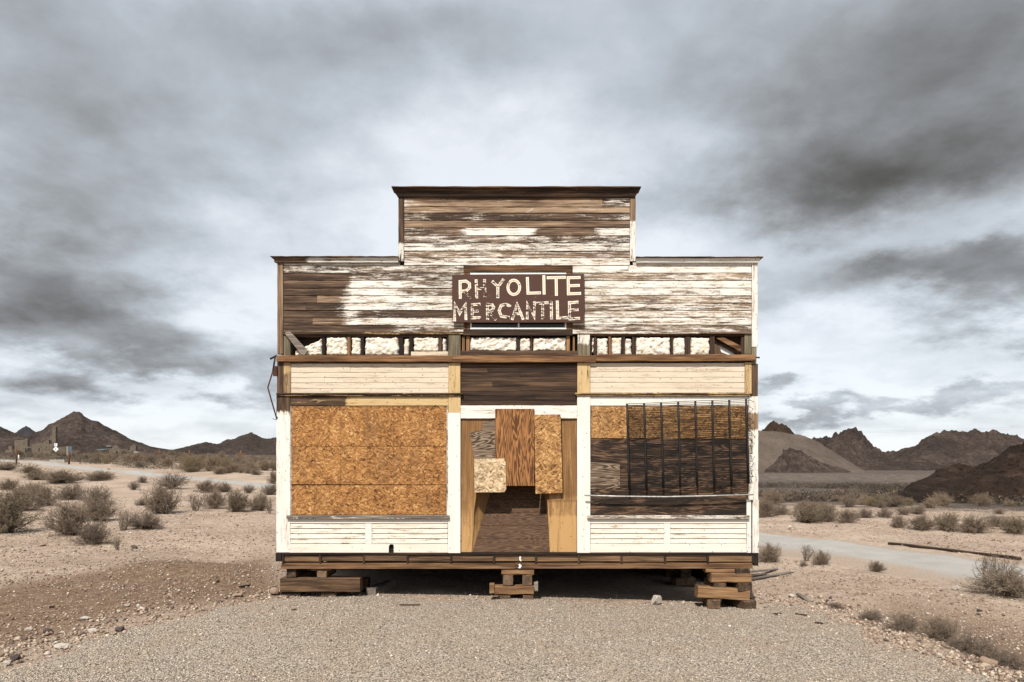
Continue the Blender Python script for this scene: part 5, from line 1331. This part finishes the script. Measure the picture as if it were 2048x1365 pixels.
for a in [
    (1540, 1124, 62, 44, 'round', 'dry tan shrub at the right corner of the store'),
    (1612, 1122, 44, 40, 'thin', 'left of the paired tan shrubs on the near side of the road'),
    (1644, 1130, 44, 34, 'round', 'right of the paired tan shrubs on the near side of the road'),
    (1607, 1134, 20, 14, 'low', 'tiny sprig at the foot of the paired tan shrubs'),
    (1752, 1144, 38, 26, 'round', 'small dark compact shrub alone beside the road'),
    (2015, 1190, 150, 60, 'round', 'big dark spreading shrub at the right picture edge'),
    (1972, 1174, 60, 78, 'thin', 'tall thin stems rising from the big dark shrub'),
    (2002, 1166, 90, 74, 'thin', 'branching dry stems on top of the big dark shrub'),
    (1672, 1216, 40, 14, 'low', 'flat little tuft at the right rim of the gravel'),
    (1742, 1240, 60, 26, 'low', 'grey-brown tuft in the row along the gravel rim, farthest from us'),
    (1808, 1262, 80, 44, 'low', 'grey-brown shrub second in the row along the gravel rim'),
    (1882, 1272, 90, 62, 'round', 'tallest brown shrub in the row along the gravel rim'),
    (1940, 1300, 110, 50, 'low', 'wide shrub fourth in the row along the gravel rim'),
    (2010, 1328, 100, 44, 'low', 'shrub nearest to us in the row along the gravel rim')]:
    shrub(*a, GRN)
for a in [
    (1532, 1034, 60, 42, 'round', 'tan shrub beyond the road touching the store corner'),
    (1560, 1030, 50, 26, 'low', 'low shrub beyond the road next to the store corner'),
    (1612, 1046, 84, 46, 'round', 'bright tan bushy shrub beyond the road, largest of the left three'),
    (1655, 1044, 56, 46, 'round', 'shrub right behind the bright tan bushy one'),
    (1696, 1046, 56, 34, 'round', 'rounded shrub ending the left thicket beyond the road'),
    (1730, 1036, 44, 24, 'low', 'dark shrub in the middle gap beyond the road'),
    (1768, 1036, 40, 26, 'low', 'greyish shrub right of the dark one in the gap beyond the road'),
    (1797, 1056, 36, 32, 'round', 'tan shrub standing forward in the gap beyond the road'),
    (1845, 1060, 66, 36, 'round', 'shrub left of the dark thicket beyond the road'),
    (1898, 1062, 70, 44, 'round', 'dark bush in the middle of the right thicket beyond the road'),
    (1945, 1066, 80, 42, 'round', 'tan and dark bush right in the thicket beyond the road'),
    (2030, 1068, 70, 42, 'round', 'dark bush beyond the road at the right picture edge'),
    (1995, 1054, 60, 28, 'low', 'reddish-brown low shrub between the two rightmost bushes'),
    (1858, 1104 - 16, 10, 6, 'low', 'tiny tuft on the bare verge beyond the pole')]:
    shrub(*a, GRF)
# further shrubs, alike at this distance
def scatter(n_want, pxr, pyr, wr, label, group, kinds=('round', 'low', 'round', 'twiggy')):
    got = 0
    for _ in range(n_want * 6):
        if got >= n_want: break
        px, py = random.uniform(*pxr), random.uniform(*pyr)
        x, y, z = hit(px, py)
        if road_dist(np.array(x), np.array(y)) < 3.4 or (px < 600 and py > 910 + px * .094): continue
        k = (y + D) / F; w = random.uniform(*wr)
        o = obj('desert_shrub', random.choice(SHR[random.choice(kinds)])[2], None, (x, y, z - .02))
        o.rotation_euler = (0, 0, random.random() * 6.28); o.scale = (w, w, w * random.uniform(.42, .7))
        tag(o, label, 'shrub', group); got += 1
scatter(110, (-20, 560), (903, 952), (.9, 2.2), 'grey-brown shrub among the many on the far plain left of the store', 'far shrubs on the left plain')
scatter(46, (1516, 2060), (985, 1030), (.55, 1.25), 'dark shrub among the many in the scrub beyond the road at right', 'far shrubs on the right plain')

# scrub too far to count
def far_scrub(name, n_, pxr, dr, cols, label):
    d_ = np.exp(rng.uniform(math.log(dr[0]), math.log(dr[1]), n_)); px = rng.uniform(*pxr, n_)
    X = (px - 1024) * d_ / F; Y = d_ - D
    ok = (road_dist(X, Y) > 3.4) & (fbm(X * .05, Y * .05, 3, 130) > -.35); X, Y = X[ok], Y[ok]; m_ = len(X)
    w = rng.uniform(.3, .85, m_); Z = ground(X, Y); K = 90
    a = rng.random((m_, K)) * 6.283; u = rng.random((m_, K)) ** .5; hgt = rng.random((m_, K)) * np.sqrt(1 - u * u * .9)
    P = np.stack([np.cos(a) * u, np.sin(a) * u, hgt * .85], -1) * w[:, None, None]
    T = P[:, :, None, :] + rng.normal(size=(m_, K, 3, 3)) * (.06 * w)[:, None, None, None]
    T[..., 2] = np.maximum(T[..., 2], 0)
    T = T + np.stack([X, Y, Z], -1)[:, None, None, :]
    c = np.repeat(pick(m_, cols, [1] * len(cols)), K * 3, 0)
    o = obj(name, mesh_np(name, T.reshape(-1, 3), np.arange(m_ * K * 3).reshape(-1, 3), [M['scrubfar']], False, None, c))
    return stuff(o, label, 'scrub')
far_scrub('scrub', 1700, (-80, 620), (70, 165), [(.10, .078, .055), (.15, .118, .08), (.075, .058, .045), (.19, .15, .10)], 'mass of far desert scrub on the left plain')
far_scrub('scrub', 1700, (1480, 2120), (36, 110), [(.06, .046, .035), (.09, .07, .052), (.045, .035, .028), (.13, .10, .073)], 'mass of far desert scrub on the right plain')  # tints darkened to stand for cloud shade over the valley

# ================================================================== far left: ruins, signs, posts
def at(px, py):
    x, y, z = hit(px, py); return Vector((x, y, z)), (y + D) / F
def boxo(name, cx, cy, cz, w, dp, h, mat, parent):
    V = [(cx + a * w / 2, cy + b * dp / 2, cz + c * h) for c in (0, 1) for (a, b) in ((-1, -1), (1, -1), (1, 1), (-1, 1))]
    return obj(name, mesh_py(name, V, BOXF, [M[mat]], attrs={'paint': -.5, 'seed': random.random(), 'tone': 0}), parent)
def wallpoly(name, pts, y0, th, mat, parent, holes=()):
    """wall outline (x, z) extruded in depth, window openings cut as dark recesses between piers"""
    n_ = len(pts); V = [(x, y0, z) for x, z in pts] + [(x, y0 + th, z) for x, z in pts]
    Fc = [tuple(range(n_)), tuple(range(2 * n_ - 1, n_ - 1, -1))] + [((i + 1) % n_, i, n_ + i, n_ + (i + 1) % n_) for i in range(n_)]
    return obj(name, mesh_py(name, V, Fc, [M[mat]]), parent)
def ruin(px0, px1, base_py, d, label):
    x = ((px0 + px1) / 2 - 1024) * d / F; y = d - D
    o = empty('concrete_ruin', None, (x, y, float(ground(x, y)) - .3)); tag(o, label, 'ruin')
    k = d / F; zb = EZ - (base_py - HZ) * k
    def q(px, py): return ((px - (px0 + px1) / 2) * k, EZ - (py - HZ) * k - o.location.z)
    return o, q, k
o, q, k = ruin(27, 56, 894, 270, 'squarish roofless concrete ruin farthest left on the plain')
for nm, P in (('front_wall', [(29, 900), (29, 879), (48, 878), (48, 900)]), ('tower', [(48.3, 900), (48.3, 877), (55, 878.5), (55, 900)])):
    wallpoly(nm, [q(*p) for p in P], 0, 1.2 if nm == 'tower' else .5, 'concrete', o)
wallpoly('roof_slab', [q(*p) for p in ((28, 878), (28, 876.6), (49, 876.2), (49, 877.6))], -.3, 5, 'concrete', o)
wallpoly('side_wall', [q(*p) for p in ((29, 900), (29, 880), (31, 880), (31, 900))], .5, 4, 'concrete', o)
o, q, k = ruin(60, 114, 905, 250, 'stepped concrete ruin with one tall chimney-like pier')
for nm, P in (('pier', [(104.5, 908), (104.5, 856), (106, 852), (110, 851), (112, 854), (112, 908)]), ('gable_wall', [(72, 908), (72, 888), (84, 886), (95, 880), (104.3, 872), (104.3, 880), (98, 880.2), (98, 888), (104.3, 888), (104.3, 908)]), ('low_wall', [(63, 908), (63, 888.5), (71.8, 888.5), (71.8, 908)])):
    wallpoly(nm, [q(*p) for p in P], .0 if nm != 'pier' else -.2, .6 if nm != 'pier' else 1.2, 'concrete', o)
wallpoly('front_wall', [q(*p) for p in ((46, 910), (46, 894.5), (110, 894), (110, 897), (96, 897), (96, 904), (86, 904), (86, 897), (70, 897), (70, 910))], -5, .5, 'concrete', o)
wallpoly('rear_wall', [q(*p) for p in ((64, 908), (64, 893), (110, 893), (110, 908))], 6, .5, 'concrete', o)
o, q, k = ruin(14, 27, 906, 200, 'low concrete wall stump in front of the squarish ruin')
wallpoly('wall', [q(*p) for p in ((17, 906), (17, 892.5), (24, 892), (24.5, 906))], 0, 1.0, 'concrete', o)
wallpoly('wall', [q(*p) for p in ((10, 907), (10, 900), (17, 901), (17, 907))], .2, .5, 'concrete', o)
o, q, k = ruin(214, 242, 910, 210, 'small concrete house ruin with pitched gable below the dark hill')
wallpoly('front_wall', [q(*p) for p in ((215.5, 911), (215.5, 895), (221, 895), (221, 911))], 0, .5, 'concrete', o)
wallpoly('gable_wall', [q(*p) for p in ((221.3, 911), (221.3, 896), (229, 891), (234, 894), (240, 900), (240, 911), (236, 911), (236, 903), (232, 903), (232, 911))], 0, .5, 'concrete', o)
wallpoly('roof', [q(*p) for p in ((214, 893.2), (214, 892), (224, 892), (224, 893.2))], -.5, 4, 'concrete_l', o)
wallpoly('rear_wall', [q(*p) for p in ((216, 911), (216, 897), (240, 899), (240, 911))], 4, .5, 'concrete', o)
o, q, k = ruin(258, 276, 911, 215, 'narrow crumbling stone pillar ruin with ragged top right of the gabled ruin')
wallpoly('pillar', [q(*p) for p in ((260, 913), (260, 894), (262, 892.5), (265, 894), (266, 889), (268, 889), (270, 893), (271.5, 892), (272, 913), (267, 913), (267, 904), (265, 904), (265, 913))], 0, 1.2, 'concrete', o)
wallpoly('rubble_heap', [q(*p) for p in ((268, 914), (269, 904), (273, 903), (277, 907), (279, 914))], -.6, 1.4, 'concrete_l', o)
def shelter(px0, px1, pyr, d, label):
    x = ((px0 + px1) / 2 - 1024) * d / F; y = d - D; k = d / F
    o = tag(empty('shelter', None, (x, y, float(ground(x, y)))), label, 'shelter')
    zr_ = EZ - (pyr - HZ) * k - o.location.z; w = (px1 - px0) * k
    V = [(-w / 2, -1.5, zr_), (w / 2, -1.5, zr_), (w / 2, 1.5, zr_ + .3), (-w / 2, 1.5, zr_ + .3), (-w / 2, -1.5, zr_ + .18), (w / 2, -1.5, zr_ + .18), (w / 2, 1.5, zr_ + .48), (-w / 2, 1.5, zr_ + .48)]
    obj('roof', mesh_py('roof', V, BOXF, [M['slate']]), o)
    for sx_ in (-1, 1):
        for sy_ in (-1, 1):
            boxo('post', sx_ * w * .42, sy_ * 1.2, -.2, .15, .15, zr_ + .25, 'postbrown', o)
shelter(197, 213, 901.5, 190, 'low green-roofed shelter left of the gabled ruin')
shelter(243, 260, 905, 190, 'low green-roofed shelter between gabled ruin and stone pillar')

p, k = at(112, 909)
s_ = tag(empty('road_sign', None, p), 'white diamond road sign under a small white plate on one post', 'road sign')
boxo('post', 0, 0, -.1, .08, .08, 22 * k, 'signblack', s_)
def diamond(name, cz, r, y, mat):
    V = [(0, y, cz - r), (r, y, cz), (0, y, cz + r), (-r, y, cz), (0, y + .01, cz - r), (r, y + .01, cz), (0, y + .01, cz + r), (-r, y + .01, cz)]
    return obj(name, mesh_py(name, V, [(0, 1, 2, 3), (7, 6, 5, 4), (1, 0, 4, 5), (2, 1, 5, 6), (3, 2, 6, 7), (0, 3, 7, 4)], [M[mat]]), s_)
diamond('diamond_plate', 10 * k, 5.8 * k, -.06, 'signwhite')
boxo('plate', 0, -.06, 15.8 * k, 6 * k, .012, 6 * k, 'signwhite', s_)
boxo('plate_mark', 0, -.072, 16.4 * k, .8 * k, .01, 4.6 * k, 'signblack', s_)
boxo('diamond_mark', 0, -.072, 7.4 * k, .8 * k, .01, 5 * k, 'signblack', s_)
p, k = at(139, 916)
s_ = tag(empty('notice_board', None, p), 'tall blue-grey notice board standing on two posts by the road', 'notice board')
for x_ in (-4.6, 4.2):
    boxo('post', x_ * k, .06, -.1, 1.2 * k, .1, 23.5 * k, 'signblue', s_)
boxo('panel', 1.2 * k, -.01, 8 * k, 8.6 * k, .06, 14.6 * k, 'signblue', s_)
boxo('panel_edge', -4.6 * k, -.02, 5 * k, 2.2 * k, .05, 18 * k, 'concrete_l', s_)
def post(px, py, w, h, mat, label, name='wooden_post', head=None):
    p, k = at(px, py)
    o = empty(name, None, p); V, Fc = tube_geo([(0, 0, -.1), (0, 0, h * k * .95), (0, 0, h * k)], [w * k / 2, w * k / 2, w * k / 2.6], 8)
    obj('shaft', mesh_py('shaft', V, Fc, [M[mat]], True), o)
    boxo('cap', 0, 0, h * k + .005, w * k * .7, w * k * .7, .04, mat, o)
    return tag(o, label, 'post')
post(33, 929, 3, 29, 'postbrown', 'thin orange-brown post by the road nearest the left edge')
post(138, 929, 3.4, 24, 'postbrown', 'short brown post in front of the blue-grey notice board')
post(37.5, 920, 2.6, 9, 'signwhite', 'little white marker beside the orange-brown post', 'marker_post')
p, k = at(120, 925)
o = tag(empty('water_trough', None, p), 'low pale concrete trough between road sign and brown post', 'trough')
for (cx, cy, w, dp) in ((0, -.5, 29, .12), (0, .5, 29, .12)):
    boxo('long_side', cx, cy, -.05, w * k, dp, 6.2 * k, 'concrete_l', o)
for sx_ in (-1, 1):
    boxo('end_wall', sx_ * (14.5 * k - .06), 0, -.05, .12, .87, 6.18 * k, 'concrete_l', o)
for (px, top, lab) in ((319, 899, 'utility pole farthest left of the three on the plain'), (379, 901, 'utility pole in the middle of the three on the plain'), (482, 901, 'utility pole nearest the store of the three on the plain')):
    p, k = at(px, 917 if px < 470 else 921)
    o = tag(empty('utility_pole', None, p), lab, 'utility pole', 'utility poles on the left plain')
    h_ = EZ - (top - HZ) * k - p.z
    V, Fc = tube_geo([(0, 0, -.2), (0, 0, h_)], [.13, .09], 6); obj('shaft', mesh_py('shaft', V, Fc, [M['postbrown']], True), o)
    boxo('crossarm', 0, -.1, h_ - .6, 1.8, .1, .12, 'postbrown', o)
# power lines over the right valley
dl = 260
for (pya, pyb, lab) in ((866, 850, 'upper thin power line crossing the sky at right'), (868.5, 853.5, 'lower thin power line crossing the sky at right')):
    P = []
    for t in np.linspace(0, 1, 14):
        px = 1560 + t * 640; py = pya + (pyb - pya) * t + 6 * (t * (1 - t)) ; d = dl * (1 - .25 * t)
        P.append(((px - 1024) * d / F, d - D, EZ - (py - HZ) * d / F))
    tag(tube('power_line', P, .012, M['iron'], None, 4), lab, 'power line')
